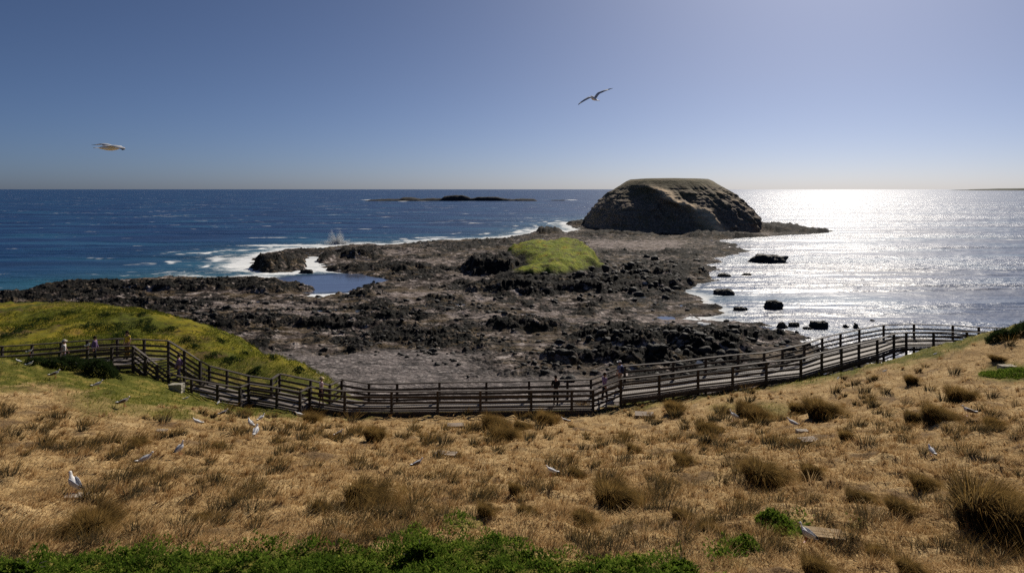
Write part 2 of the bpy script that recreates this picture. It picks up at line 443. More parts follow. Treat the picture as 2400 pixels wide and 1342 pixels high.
# ================================================================== DISTANT REEF AND HEADLAND
def reef(name, pts, Y0, depth, mat, base=443.5):
    """pts: (px, height m) silhouette at distance Y0, swept into a solid ridge with its own depth"""
    xs = np.linspace(pts[0][0], pts[-1][0], 170)
    h = np.interp(xs, [p[0] for p in pts], [p[1] for p in pts])
    wxx = (xs - 1200) / F * Y0
    h = h * (1 + 0.18 * fbm(wxx / 25, wxx * 0 + 2, 3)) + 0.8 * fbm(wxx / 8, wxx * 0 + 7, 3)
    prof = [(-1.0, 0.0), (-0.8, .5), (-0.6, .85), (-.3, .96), (0, 1.0), (.4, .97), (.75, .7), (1, 0)]
    co = []
    for k, (s, hh) in enumerate(prof):
        yo = Y0 + depth * s * (0.7 + 0.3 * np.sin(wxx / 60.0)) + 4 * fbm(wxx / 15 + 5 * k, wxx * 0, 3)
        co.append(np.stack([wxx, yo, h * hh - 2.0 * (hh == 0)], -1))
    co = np.stack(co)
    return mesh_np(name, co.reshape(-1, 3), grid_faces(len(prof), len(xs)), mat, False)
b = NB('reef_rock')
n = b.noise(b.pos(), 0.08, 5, 0.7)
b.bsdf(b.ramp(n, [(0.3, (0.02, 0.02, 0.02)), (0.7, (0.07, 0.065, 0.06))]), 0.95, 0.1)
rf = reef('offshore_reef', [(852, -2), (866, 2.5), (900, 5), (940, 5), (946, 9), (962, 9.5), (975, 7), (985, 5), (1005, 7), (1036, 6.5), (1042, 12), (1050, 14.5), (1085, 14.5), (1096, 11),
    (1104, 7.0), (1112, 7), (1118, 10), (1160, 10.5), (1172, 8), (1200, 4), (1225, 6), (1252, 5), (1262, -2)], 1780.0, 45.0, b.m)
tag(rf, 'long low dark rocks far out at sea below the horizon', None, None, 'structure')
rf2 = reef('offshore_reef', [(1288, -2), (1294, 1.5), (1322, 2), (1330, -2)], 1800.0, 18.0, b.m)
tag(rf2, 'tiny low rock at the end of the far reef', None, None, 'structure')
b = NB('headland_rock')
b.bsdf(b.ramp(b.noise(b.pos(), 0.004, 4), [(0.3, (0.05, 0.06, 0.05)), (0.7, (0.11, 0.11, 0.08))]), 0.95, 0.1)
hd = reef('distant_headland', [(2262, -10), (2290, 8), (2330, 30), (2370, 48), (2420, 55), (2500, 75), (2700, 130), (2900, 60), (3000, -10)], 17000.0, 1500.0, b.m)
tag(hd, None, None, None, 'structure')

# ================================================================== SEA
rows = np.concatenate([[0.35, 0.7, 1.2, 1.8], np.arange(2.5, 60, 1.5), np.arange(60, 470, 2.0)])
Yw = CAM_Z * F / rows
usw = np.concatenate([np.arange(-3.0, -1.0, 0.1), np.arange(-1.0, 1.0, 3.0 / F), np.arange(1.0, 3.05, 0.1)])
Uw, YW = np.meshgrid(usw, Yw)
XW = Uw * YW
near = YW < 2600
Dw = np.full(XW.shape, -500.0)
Dw[near] = coast_dist(XW[near] + 6 * fbm(XW[near] / 20, YW[near] / 20, 3), YW[near] + 6 * fbm(XW[near] / 20 + 9, YW[near] / 20, 3))
left_side = 1 - sstep(40, 75, XW - 0.13 * (YW - 250))      # exposed side of the platform
inlet = (1 - sstep(0.75, 1.15, np.sqrt(((XW - P(790, 665).x) / 30) ** 2 + ((YW - P(790, 662).y) / 26) ** 2)))
inner = sstep(3, 8, Dw)
foamd = (0.85 * np.exp(np.clip(Dw, -200, 0) / 3.0) + 0.52 * np.exp(np.clip(Dw, -200, 0) / 20.0)) * (Dw < 6) * (0.85 + 0.55 * fbm(XW / 30, YW / 18, 3))
foam = foamd * (0.25 + 0.9 * left_side) * (1 - 0.9 * inlet)
foam = foam + 0.30 * np.exp(np.clip(Dw, -300, 0) / 26.0) * left_side * (1 - inlet) * (0.5 + fbm(XW / 26, YW / 14, 3)) * (Dw < 2)
# breaking wave off the left rocks and reef surf
bw = P(648, 558); foam += 1.4 * np.exp(-(((XW - bw.x) / 18) ** 2) ** 2 - ((YW - bw.y - 2) / 5.0) ** 2)
bw = P(700, 575); foam += 0.9 * np.exp(-(((XW - bw.x) / 34) ** 2) ** 2 - ((YW - bw.y) / 5.0) ** 2)
for (a, c, w_) in ((865, 468.5, 22), (945, 471.5, 14), (1275, 469, 26), (1340, 468.5, 16), (990, 472, 22)):
    r_ = P(a, c); foam += 1.0 * np.exp(-((XW - r_.x) / (w_ / F * r_.y)) ** 2 - ((YW - r_.y) / 40.0) ** 2)
for (d0, w_, a_, k_) in ((13, 2.2, .95, 4.0), (27, 2.6, .8, 9.0), (46, 3.0, .6, 15.0)):
    gap = np.clip(2.4 * fbm(XW / 34 + k_, YW / 34, 3) + .15, 0, 1)
    foam += a_ * gap * left_side * (1 - inlet) * np.exp(-((Dw + d0 + 5 * fbm(XW / 25, YW / 25 + k_, 3)) / w_) ** 2)
lee = (1 - sstep(P(520, 648).x, P(600, 640).x, XW)) * (1 - sstep(225, 262, YW))     # little surf against the near dark shore
foam = np.clip(foam * (1 - .75 * lee), 0, 1.5)
shallow = np.exp(np.clip(Dw, -300, 0) / 32.0) * left_side * (1 - 0.6 * inlet)
calm = np.clip(np.maximum(inner, inlet), 0, 1)
Zw = 0.35 * fbm(XW / 16, YW / 11, 3) * (1 - calm) * (Dw < -4) * (YW < 1500)
bw = P(648, 560); Zw += 1.1 * np.exp(-(((XW - bw.x) / 20) ** 2) ** 2 - ((YW - bw.y) / 3.0) ** 2)
co = np.stack([XW, YW, Zw], -1).reshape(-1, 3)
b = NB('sea_water')
pos = b.pos()
fo = b.attr('foam'); sh = b.attr('shallow'); cm = b.attr('calm')
w1 = b.noise(b.mapv(pos, (0.10, 0.17, 0.1), (0, 0, 0.35)), 1.0, 5, 0.6, 0.4)
w2 = b.noise(b.mapv(pos, (0.45, 0.75, 0.5), (0, 0, 0.5)), 1.0, 4, 0.6, 0.3)
w3 = b.noise(b.mapv(pos, (0.018, 0.030, 0.02), (0, 0, 0.2)), 1.0, 3, 0.5)
hgt = b.math('ADD', b.math('MULTIPLY', w1, 1.5), b.math('ADD', b.math('MULTIPLY', w2, 0.55), b.math('MULTIPLY', w3, 1.6)))
slick = b.noise(b.mapv(pos, (0.0035, 0.020, 0.01), (0, 0, -0.06)), 1.0, 4, 0.6)
hgt = b.math('MULTIPLY', hgt, b.ramp(slick, [(0.42, 0.22), (0.58, 1.0)]))
hgt = b.math('MULTIPLY', hgt, b.math('SUBTRACT', 1.0, b.math('MULTIPLY', cm, 0.93)))
nrm = b.bump(hgt, 1.0, 1.0)
deep = b.ramp(b.noise(b.mapv(pos, (0.012, 0.03, 0.02)), 1.0, 4), [(0.36, (0.002, 0.018, 0.070)), (0.50, (0.006, 0.036, 0.115)), (0.62, (0.014, 0.075, 0.155))])
wc = b.mix(b.math('MULTIPLY', sh, 0.75, clamp=True), deep, (0.03, 0.13, 0.16))
wc = b.mix(b.math('MULTIPLY', cm, 0.85), wc, (0.075, 0.085, 0.135))  # calm water paler: sky reflection and shallowness put into its colour
fn = b.noise(b.mapv(pos, (0.16, 0.34, 0.3)), 1.0, 7, 0.75, 1.2)
fm = b.math('ADD', b.math('MULTIPLY', fo, 1.0), b.math('MULTIPLY', b.math('SUBTRACT', fn, 0.5), 2.2))
fmask = b.ramp(fm, [(0.40, 0.0), (0.80, 1.0)])
cap_n = b.math('MULTIPLY', b.noise(b.mapv(pos, (0.055, 0.16, 0.1), (0, 0, 0.1)), 1.0, 3, 0.6), b.math('ADD', 0.55, b.math('MULTIPLY', b.noise(pos, 0.011, 2), 0.9)))
caps = b.ramp(cap_n, [(0.675, 0.0), (0.74, 0.8)])
fmask = b.math('MAXIMUM', fmask, b.math('MULTIPLY', caps, b.math('SUBTRACT', 1.0, cm)))
col = b.mix(fmask, wc, (0.80, 0.82, 0.82))
rg_ = b.math('ADD', 0.32, b.math('MULTIPLY', fmask, 0.6))
rg_ = b.math('SUBTRACT', rg_, b.math('MULTIPLY', cm, 0.2))
x = b.bsdf(col, rg_, b.math('ADD', 0.145, b.math('MULTIPLY', cm, 0.5)), nrm, IOR=1.33)
MAT_SEA = b.m
sea = mesh_np('sea', co, grid_faces(*XW.shape)[:, ::-1], MAT_SEA, True, {'foam': foam.ravel(), 'shallow': shallow.ravel(), 'calm': calm.ravel()})
tag(sea, None, None, None, 'structure')
# ================================================================== HILLSIDE (ground)
_cp = []
def cp(px, py, Y): v = W(px, py, Y); _cp.append((v.x, v.y, v.z))
def cw(x, y, z): _cp.append((x, y, z))
for a in [(-300, 1325, 8.8), (200, 1338, 8.4), (700, 1343, 8.2), (1200, 1343, 8.2), (1800, 1335, 8.4), (2300, 1315, 8.7), (2800, 1290, 9.2),
          (-300, 1150, 13), (100, 1160, 13), (600, 1168, 13), (1200, 1170, 13), (1800, 1160, 13), (2400, 1130, 13), (2800, 1110, 13),
          (-300, 1035, 20), (50, 1045, 20), (600, 1062, 20), (1200, 1067, 20), (1800, 1048, 20), (2400, 985, 20), (2800, 950, 20),
          (-300, 905, 32), (0, 915, 32), (300, 955, 30), (700, 1008, 30), (1200, 1013, 30), (1500, 1008, 30), (1800, 985, 30), (2100, 940, 31), (2400, 890, 31), (2800, 830, 32),
          (808, 977, 40.3), (1000, 977, 40.3), (1200, 977, 40.3), (1390, 973, 40.3), (1455, 958, 40.5), (1545, 945, 41.5), (1636, 932, 42.6), (1796, 906, 45), (1925, 884, 47.5), (2056, 862, 51.0), (2124, 846, 53.5),
          (2195, 823, 52.5), (2300, 790, 51), (2400, 757, 50), (2600, 705, 50), (2900, 640, 50),
          (703, 968, 40.6), (583, 953, 41.8), (500, 934, 43.3), (440, 912, 44.6), (395, 893, 44.8), (330, 878, 45.2), (250, 866, 45), (150, 855, 44.3), (60, 849, 43.8), (-60, 845, 43.5), (-300, 838, 43.5)]:
    cp(*a)
for x in (-40, -20, 0, 20, 40): cw(x, 0, 27.7 + 0.0006 * x * x); cw(x, -14, 28.4)
# just under / behind the boardwalk
for (px, Y, drop) in [(-300, 47.5, 13.2), (0, 47.5, 13.2), (150, 47.4, 12.7), (260, 47.6, 12.7), (340, 48.2, 12.9), (420, 47.2, 13.5), (490, 46.6, 13.7), (600, 45.5, 13.8), (700, 44.5, 13.8), (800, 44.2, 14.0), (1000, 44.0, 14.1), (1200, 44, 14.1), (1400, 44.5, 14.2), (1550, 46.5, 14.3), (1700, 49, 14.8), (1850, 52, 15.6), (2000, 56, 17), (2150, 59.5, 17.5), (2300, 57.5, 14.5), (2450, 56, 11.5), (2800, 56, 8.5)]:
    w_ = W(px, 500, Y); cw(w_.x, Y, CAM_Z - drop)
# the fall to the beach in the middle and on the right
for (px, Y, drop) in [(900, 52, 17.5), (1100, 52, 17.8), (1300, 52, 18), (1500, 54, 18.5), (1700, 57, 19.5), (1900, 61, 21), (2100, 66, 22), (2300, 66, 19), (2600, 66, 14),
                      (850, 66, 24.5), (1100, 66, 25), (1350, 66, 25), (1600, 68, 25), (1900, 74, 27), (2300, 80, 26), (2700, 84, 21),
                      (850, 84, 30), (1100, 84, 30.5), (1400, 84, 30.5), (1700, 86, 31), (2100, 92, 32), (2600, 100, 30), (800, 110, 34), (1200, 110, 34.5), (1700, 112, 35), (2300, 118, 35), (2900, 118, 30)]:
    w_ = W(px, 500, Y); cw(w_.x, Y, CAM_Z - drop)
# grassy mound on the left, behind the boardwalk (photo silhouettes) and the lower lobe beside the stairs
for a in [(-300, 722, 84), (-100, 716, 84), (60, 713, 84), (180, 713, 83), (300, 724, 81), (400, 742, 78), (500, 775, 74), (560, 798, 71), (610, 822, 68),
          (-300, 775, 63), (0, 765, 63), (180, 762, 63), (300, 770, 63), (400, 788, 62), (480, 815, 61), (540, 838, 60),
          (-300, 815, 53), (0, 812, 53), (180, 808, 53), (300, 806, 53.5), (400, 822, 53), (480, 846, 53),
          (470, 850, 56), (560, 833, 57.5), (620, 838, 57), (680, 850, 56), (730, 866, 55), (770, 883, 54), (640, 870, 50), (560, 862, 50), (700, 893, 48.5), (760, 900, 48.5), (500, 862, 49.5)]:
    cp(*a)
for (px, Y, drop) in [(-300, 100, 18), (0, 100, 18.5), (250, 98, 19), (420, 92, 20), (540, 86, 21.5), (640, 78, 22.5), (-300, 122, 29), (0, 122, 29.5), (250, 116, 29.5), (450, 106, 29.5), (580, 98, 29.5), (680, 90, 29),
                      (-300, 145, 34), (100, 140, 34), (400, 128, 34), (720, 108, 33), (700, 66, 19.5), (780, 62, 20.5), (740, 76, 26), (830, 58, 19.8)]:
    w_ = W(px, 500, Y); cw(w_.x, Y, CAM_Z - drop)
_cp = np.array(_cp)
SCL = 20.0
def _k(d2): return np.where(d2 > 1e-12, 0.5 * d2 * np.log(np.maximum(d2, 1e-12)), 0.0)
_A = _cp[:, :2] / SCL
_n = len(_A)
_d2 = ((_A[:, None] - _A[None]) ** 2).sum(-1)
_K = np.zeros((_n + 3, _n + 3)); _K[:_n, :_n] = _k(_d2) + np.eye(_n) * 2e-4
_K[:_n, _n] = 1; _K[:_n, _n + 1:] = _A; _K[_n, :_n] = 1; _K[_n + 1:, :_n] = _A.T
_w = np.linalg.solve(_K, np.concatenate([_cp[:, 2], [0, 0, 0]]))
def ground_base(x, y):
    x = np.asarray(x, float); y = np.asarray(y, float)
    q = np.stack([x.ravel(), y.ravel()], -1) / SCL
    out = np.empty(len(q))
    for s in range(0, len(q), 20000):
        e = q[s:s + 20000]
        d2 = ((e[:, None] - _A[None]) ** 2).sum(-1)
        out[s:s + 20000] = _k(d2) @ _w[:_n] + _w[_n] + e @ _w[_n + 1:]
    return out.reshape(x.shape)
# coarse lookup so thousands of grass tufts can be placed quickly
_gu = np.linspace(-1.25, 1.25, 300); _gt = np.linspace(math.log(2.2), math.log(160.0), 220)
_GU, _GT = np.meshgrid(_gu, _gt)
_GY = np.exp(_GT)
def span(y): return np.sqrt(y * y + 144.0)          # the sheet stays wide close to the viewpoint too
_GZ = ground_base(_GU * span(_GY), _GY)
def ground(x, y):
    """height of the hillside at x, y (y > 2.3)"""
    x = np.asarray(x, float); y = np.maximum(np.asarray(y, float), 2.3)
    u = np.clip((x / span(y) - _gu[0]) / (_gu[1] - _gu[0]), 0, 298.999); t = np.clip((np.log(y) - _gt[0]) / (_gt[1] - _gt[0]), 0, 218.999)
    i = u.astype(int); j = t.astype(int); fu = u - i; ft = t - j
    z = (_GZ[j, i] * (1 - fu) + _GZ[j, i + 1] * fu) * (1 - ft) + (_GZ[j + 1, i] * (1 - fu) + _GZ[j + 1, i + 1] * fu) * ft
    return z + relief(x, y)
def relief(x, y):
    a = 0.20 * fbm(x / 1.9, y / 1.7, 3) + 0.17 * fbm(x / 0.7, y / 0.6, 3)
    b = (0.45 * fbm(x / 7 + 3, y / 7, 3) + 0.22 * fbm(x / 2.0, y / 2.4, 3)) * sstep(48, 56, y)
    return a * sstep(3, 9, y) * 1.0 + b
def G(px, py, z_hint=None):
    """point of the hillside seen at a photo position (march along the ray)"""
    ys = np.concatenate([np.linspace(6, 60, 1400), np.linspace(60, 130, 400)])
    xs = (px - 1200) / F * ys
    zr = CAM_Z - (py - HOR) / F * ys
    zg = ground(xs, ys)
    hit = np.where(zr <= zg)[0]
    k = hit[0] if len(hit) else len(ys) - 1
    return Vector((xs[k], ys[k], zg[k]))
def green_mask(x, y, z):
    """1 where living green grass grows, 0 where it is straw"""
    px = 1200 + F * x / y; py = HOR + F * (CAM_Z - z) / y
    nz = 26 * fbm(x / 2.5, y / 4.0, 4) + 14 * fbm(x / .8, y / 1.2, 2)
    lim = np.interp(px, [-300, 0, 60, 160, 300, 430, 560, 660, 760, 900, 1390, 1500, 1700, 1900, 2100, 2250, 2330, 2420], [925, 918, 905, 912, 955, 962, 972, 978, 972, 966, 962, 955, 922, 895, 856, 824, 790, 770])
    g = sstep(14, -14, py - lim + nz) * (y > 24)
    for (cx, cy, rx, ry, s) in [(1350 + 360, 955, 60, 16, .5), (1800, 960, 70, 22, .55), (2360, 875, 70, 24, .9), (1850, 1235, 55, 26, .8), (290, 940, 160, 40, .6), (400, 970, 60, 14, .8), (1330, 1275, 0.1, 0.1, 0), (1740, 1285, 60, 18, .45), (1700, 1320, 60, 20, .4), (2010, 1230, 30, 8, .5), (1080, 1228, 60, 16, .7)]:
        q = np.sqrt(((px - cx) / rx) ** 2 + ((py - cy) / ry) ** 2) + nz / 50
        g = np.maximum(g, s * sstep(1.2, 0.6, q))
    # cover at the lower edge of the picture
    lim2 = np.interp(px, [-200, 0, 200, 420, 650, 850, 1000, 1120, 1300, 1500, 1600, 1680, 2600], [1338, 1328, 1306, 1290, 1288, 1284, 1258, 1256, 1302, 1312, 1326, 1376, 1420])
    g = np.maximum(g, sstep(-8, 18, py - lim2 + nz * 0.5) * (y < 16))
    return np.clip(g, 0, 1)
def bare_mask(x, y):
    """trodden earth between the straw"""
    return sstep(0.20, 0.36, fbm(x / 2.1 + 5, y / 1.6, 4)) * (y < 47)
ug = np.linspace(-1.2, 1.2, 620)
yg = np.concatenate([np.linspace(2.4, 7.5, 12), 1.0 / np.linspace(1 / 7.8, 1 / 60.0, 250), np.linspace(61, 150, 90)])
UG, YG = np.meshgrid(ug, yg); XG = UG * span(YG)
ZG = ground(XG, YG)
gm = green_mask(XG, YG, ZG)
# bare rocky slope where the hill falls away to the beach
bare = bare_mask(XG, YG)
pxg = 1200 + XG / YG * F
scree = sstep(46, 52, YG + 3 * fbm(XG / 6, YG / 6, 3)) * sstep(700, 860, pxg + (YG - 50) * 2.0 + 60 * fbm(XG / 5, YG / 5, 3)) * (1 - sstep(12.5, 11.5, CAM_Z - ZG))
low = sstep(21.5, 24.5, CAM_Z - ZG + 1.5 * fbm(XG / 5, YG / 5, 3))
scree = np.clip(np.maximum(scree, low), 0, 1)
mound = sstep(49, 54, YG) * (1 - sstep(700, 900, pxg))
co = np.stack([XG, YG, ZG], -1)
back = []
for yb, sx_ in ((-40, 80), (-14, 42), (-3, 16), (1.0, 12.2)):
    back.append(np.stack([ug * sx_, np.full_like(ug, yb), ground_base(np.clip(ug * sx_, -40, 40), np.full_like(ug, yb)) if yb > -40 else np.full_like(ug, 28.6)], -1))
nb_ = len(back)
co = np.concatenate([np.stack(back), co], 0)
pad = lambda a: np.concatenate([np.zeros((nb_, len(ug))), a], 0).ravel()
b = NB('hillside_turf')
pos = b.pos()
gn = b.attr('green'); sc_ = b.attr('scree'); md = b.attr('mound')
n1 = b.noise(pos, 0.9, 5, 0.65); n2 = b.noise(pos, 9.0, 4, 0.7); n3 = b.noise(b.mapv(pos, (30, 12, 20), (0, 0, 0.4)), 1.0, 3)
straw = b.ramp(n1, [(0.28, (0.15, 0.085, 0.035)), (0.5, (0.42, 0.28, 0.125)), (0.7, (0.62, 0.45, 0.23))])
straw = b.mix(b.ramp(n2, [(0.35, 0.75), (0.52, 0.0)]), straw, (0.12, 0.065, 0.030))
straw = b.mix(b.ramp(n3, [(0.5, 0.0), (0.7, 0.5)]), straw, (0.52, 0.36, 0.17))
gra = b.ramp(n1, [(0.3, (0.06, 0.068, 0.012)), (0.5, (0.13, 0.13, 0.022)), (0.65, (0.30, 0.23, 0.06))])
gra = b.mix(b.ramp(n2, [(0.4, 0.45), (0.55, 0.0)]), gra, (0.03, 0.035, 0.01))
nm = b.noise(b.mapv(pos, (0.22, 0.13, 0.3)), 1.0, 5, 0.65); nm2 = b.noise(pos, 1.1, 4, 0.7)
mnd = b.ramp(nm, [(0.30, (0.040, 0.050, 0.010)), (0.44, (0.11, 0.118, 0.014)), (0.58, (0.23, 0.19, 0.018)), (0.74, (0.26, 0.155, 0.035))])
mnd = b.mix(b.ramp(nm2, [(0.36, 0.85), (0.46, 0.0)]), mnd, (0.03, 0.024, 0.012))
nm3 = b.noise(b.mapv(pos, (0.16, 0.10, 0.3)), 1.0, 6, 0.75)
mnd = b.mix(b.ramp(nm3, [(0.54, 0.0), (0.62, 0.8)]), mnd, (0.085, 0.055, 0.028))
straw = b.mix(b.math('MULTIPLY', b.attr('bare'), 0.8), straw, (0.13, 0.082, 0.045))
c_ = b.mix(gn, straw, gra)
c_ = b.mix(md, c_, mnd)
c_ = b.mix(sc_, c_, b.ramp(n2, [(0.35, (0.03, 0.027, 0.024)), (0.6, (0.10, 0.085, 0.075)), (0.75, (0.2, 0.17, 0.15))]))
hb_ = b.math('ADD', b.noise(pos, 3.5, 5, 0.7), b.math('MULTIPLY', n3, 0.25))
b.bsdf(c_, 0.95, 0.05, b.bump(hb_, 0.8, 0.15))
hill = mesh_np('hillside', co.reshape(-1, 3), grid_faces(co.shape[0], co.shape[1]), b.m, True, {'green': pad(gm), 'scree': pad(scree), 'mound': pad(mound), 'bare': pad(bare)})
tag(hill, None, None, None, 'structure')

# ================================================================== BLADE MESHES
def blades(root, length, dirx, diry, bend, width, ctint, seg=2, droop=0.0):
    """curved tapering blades as one vertex cloud: root (n,3), unit lean direction, bend 0..1 (how far it lies over)"""
    n = len(root)
    t = np.linspace(0, 1, seg + 1)
    lean = np.sin(bend)[:, None] * (t[None] ** 1.6) ; up = np.cos(bend * 0.9)[:, None] * t[None] + (1 - np.cos(bend * .9))[:, None] * 0.35 * np.sin(np.pi * 0.5 * t)[None]
    up = up - droop * t[None] ** 3 * (0.4 + np.sin(bend)[:, None])
    px_, py_ = -diry, dirx
    wv = width[:, None] * (1 - t[None]) ** 0.7 * 0.5
    cx = root[:, 0:1] + dirx[:, None] * lean * length[:, None]; cy = root[:, 1:2] + diry[:, None] * lean * length[:, None]
    cz = root[:, 2:3] + up * length[:, None]
    # blade width mostly faces across the view
    ax = 0.75 + 0.25 * px_[:, None]; ay = 0.35 * py_[:, None]
    L = np.stack([cx - ax * wv, cy - ay * wv, cz], -1); R_ = np.stack([cx + ax * wv, cy + ay * wv, cz], -1)
    k = seg + 1
    v = np.empty((n, 2 * seg + 1, 3))
    v[:, 0:2 * seg:2] = L[:, :seg]; v[:, 1:2 * seg:2] = R_[:, :seg]; v[:, 2 * seg] = np.stack([cx[:, seg], cy[:, seg], cz[:, seg]], -1)
    base = (np.arange(n) * (2 * seg + 1))[:, None]
    f = []
    for s in range(seg - 1):
        a = 2 * s
        f.append(np.concatenate([base + a, base + a + 1, base + a + 3], 1)); f.append(np.concatenate([base + a, base + a + 3, base + a + 2], 1))
    a = 2 * (seg - 1)
    f.append(np.concatenate([base + a, base + a + 1, base + a + 2], 1))
    tt = np.concatenate([np.repeat(t[:seg], 2), [1.0]])
    tv = np.tile(tt, n)
    tint = np.repeat(ctint, 2 * seg + 1)
    return v.reshape(-1, 3), np.concatenate(f, 0), tv, tint

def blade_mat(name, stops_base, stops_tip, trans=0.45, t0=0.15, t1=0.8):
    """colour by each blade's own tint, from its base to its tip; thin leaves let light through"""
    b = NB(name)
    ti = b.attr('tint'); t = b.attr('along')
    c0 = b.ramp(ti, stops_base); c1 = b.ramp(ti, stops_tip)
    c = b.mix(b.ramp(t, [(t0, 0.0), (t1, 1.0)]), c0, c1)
    d = b.n('ShaderNodeBsdfDiffuse'); b.l(c, d.inputs[0])
    tr = b.n('ShaderNodeBsdfTranslucent'); b.l(c, tr.inputs[0])
    m = b.n('ShaderNodeMixShader'); m.inputs[0].default_value = trans
    b.l(d.outputs[0], m.inputs[1]); b.l(tr.outputs[0], m.inputs[2]); b.l(m.outputs[0], b.out.inputs[0])
    return b.m
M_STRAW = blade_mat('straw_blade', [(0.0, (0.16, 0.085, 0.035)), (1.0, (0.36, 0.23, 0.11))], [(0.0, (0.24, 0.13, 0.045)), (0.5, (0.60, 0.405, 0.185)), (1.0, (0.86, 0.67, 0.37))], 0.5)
M_TUSS = blade_mat('tussock_blade', [(0.0, (0.030, 0.028, 0.018)), (1.0, (0.085, 0.07, 0.04))], [(0.0, (0.16, 0.10, 0.03)), (0.6, (0.42, 0.25, 0.07)), (1.0, (0.62, 0.42, 0.15))], 0.4, 0.42, 0.98)  # dead blade bases, darkened further with the shade inside the tussock
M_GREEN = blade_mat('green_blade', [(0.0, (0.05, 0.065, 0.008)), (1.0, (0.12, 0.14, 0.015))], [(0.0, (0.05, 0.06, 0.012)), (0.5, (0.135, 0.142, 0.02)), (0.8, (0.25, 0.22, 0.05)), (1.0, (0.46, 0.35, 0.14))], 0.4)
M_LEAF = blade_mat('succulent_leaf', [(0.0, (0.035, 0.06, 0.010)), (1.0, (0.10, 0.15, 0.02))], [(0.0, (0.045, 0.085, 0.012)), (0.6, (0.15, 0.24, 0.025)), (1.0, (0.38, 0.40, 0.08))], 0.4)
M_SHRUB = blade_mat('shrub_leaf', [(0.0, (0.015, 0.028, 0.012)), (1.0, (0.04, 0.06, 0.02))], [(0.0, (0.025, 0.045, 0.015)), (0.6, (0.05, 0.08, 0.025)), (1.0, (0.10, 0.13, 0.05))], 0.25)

def screen_scatter(n, y0, y1, umax=0.92):
    n = int(n * 1.15)
    """points on the hill, about as dense in the distance as they look"""
    y = 1.0 / RNG.uniform(1 / y1, 1 / y0, n)
    x = RNG.uniform(-umax, umax, n) * y
    return x, y
def stuff_obj(name, parts, mat, label, cat=None):
    off = 0; V, Fc, A, T = [], [], [], []
    for v, f, a, t in parts:
        V.append(v); Fc.append(f + off); A.append(a); T.append(t); off += len(v)
    o = mesh_np(name, np.concatenate(V), np.concatenate(Fc), mat, False, {'along': np.concatenate(A), 'tint': np.concatenate(T)})
    tag(o, label, cat or name.replace('_', ' '), None, 'stuff')
    return o

# ---- straw carpet: lying stalks, then tufts
parts = []
x, y = screen_scatter(125000, 7.0, 46.0); z = ground(x, y)
g = green_mask(x, y, z); cl = fbm(x / 1.3, y / 1.3, 3)
k = (g < RNG.uniform(0.15, 0.7, len(x))) & (RNG.uniform(0, 1, len(x)) > 0.85 * bare_mask(x, y))
x, y, z, cl = x[k], y[k], z[k], cl[k]; n = len(x)
ln = RNG.uniform(0.06, 0.20, n) * (0.7 + 1.1 * np.clip(cl + .2, 0, 1)) * (0.7 + y / 60)
az = RNG.normal(0.3, 1.3, n)
parts.append(blades(np.stack([x, y, z - 0.01], -1), ln, np.cos(az), np.sin(az), RNG.uniform(0.8, 1.55, n), np.clip(0.0015 * y, 0.008, 0.06) * RNG.uniform(.6, 1.4, n), np.clip(RNG.normal(0.52 + 0.6 * cl + 0.9 * fbm(x / 4.5 + 9, y / 3.5, 3), 0.25, n), 0, 1)))
tx, ty = screen_scatter(3600, 8.0, 44.0); tz = ground(tx, ty)
k = (green_mask(tx, ty, tz) < 0.5) & (fbm(tx / 2.2, ty / 2.2, 2) > -0.15) & (RNG.uniform(0, 1, len(tx)) < np.clip((ty - 5) / 16, .2, 1))
tx, ty = tx[k], ty[k]
per = 34
cx = np.repeat(tx, per); cy = np.repeat(ty, per); sz = np.repeat(RNG.uniform(0.6, 1.35, len(tx)), per); tn = np.repeat(RNG.uniform(-.3, .3, len(tx)), per)
n = len(cx); a = RNG.uniform(0, 2 * np.pi, n); r = np.abs(RNG.normal(0, 0.075, n)) * sz
x = cx + r * np.cos(a); y = cy + r * np.sin(a); z = ground(x, y)
dx = np.cos(a) + 0.8; dy = np.sin(a) + 0.1; q = np.hypot(dx, dy) + 1e-6
parts.append(blades(np.stack([x, y, z - 0.02], -1), RNG.uniform(0.10, 0.26, n) * sz, dx / q, dy / q, np.clip(r / (0.12 * sz) * 0.7 + RNG.uniform(0.1, 0.5, n), 0, 1.4), np.clip(0.0010 * y, 0.006, 0.05) * RNG.uniform(.7, 1.3, n), np.clip(RNG.normal(0.30, 0.25, n) + tn, 0, 1)))
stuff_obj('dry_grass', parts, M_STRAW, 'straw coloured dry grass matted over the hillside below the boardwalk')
# ---- living grass
parts = []
x, y = screen_scatter(110000, 9.0, 47.0); z = ground(x, y)
k = (green_mask(x, y, z) > RNG.uniform(0.3, 0.9, len(x))) & (y > 18)
x, y, z = x[k], y[k], z[k]; n = len(x); az = RNG.normal(0.2, 1.2, n); cl = fbm(x / 1.5, y / 1.5, 3)
parts.append(blades(np.stack([x, y, z - .01], -1), RNG.uniform(0.08, 0.24, n), np.cos(az), np.sin(az), RNG.uniform(0.2, 1.2, n), np.clip(0.0011 * y, 0.006, 0.06), np.clip(RNG.normal(0.5 + .4 * cl, 0.25, n), 0, 1)))
x = RNG.uniform(-52, -8, 60000); y = RNG.uniform(49, 90, 60000); z = ground(x, y)
k = (1200 + F * x / y < 800) & (CAM_Z - z < 21) & (fbm(x / 6, y / 9, 4) + .3 * fbm(x / 1.5, y / 2, 2) > -.12); x, y, z = x[k], y[k], z[k]; n = len(x); az = RNG.normal(0.2, 1.2, n); cl = fbm(x / 3, y / 3, 3)
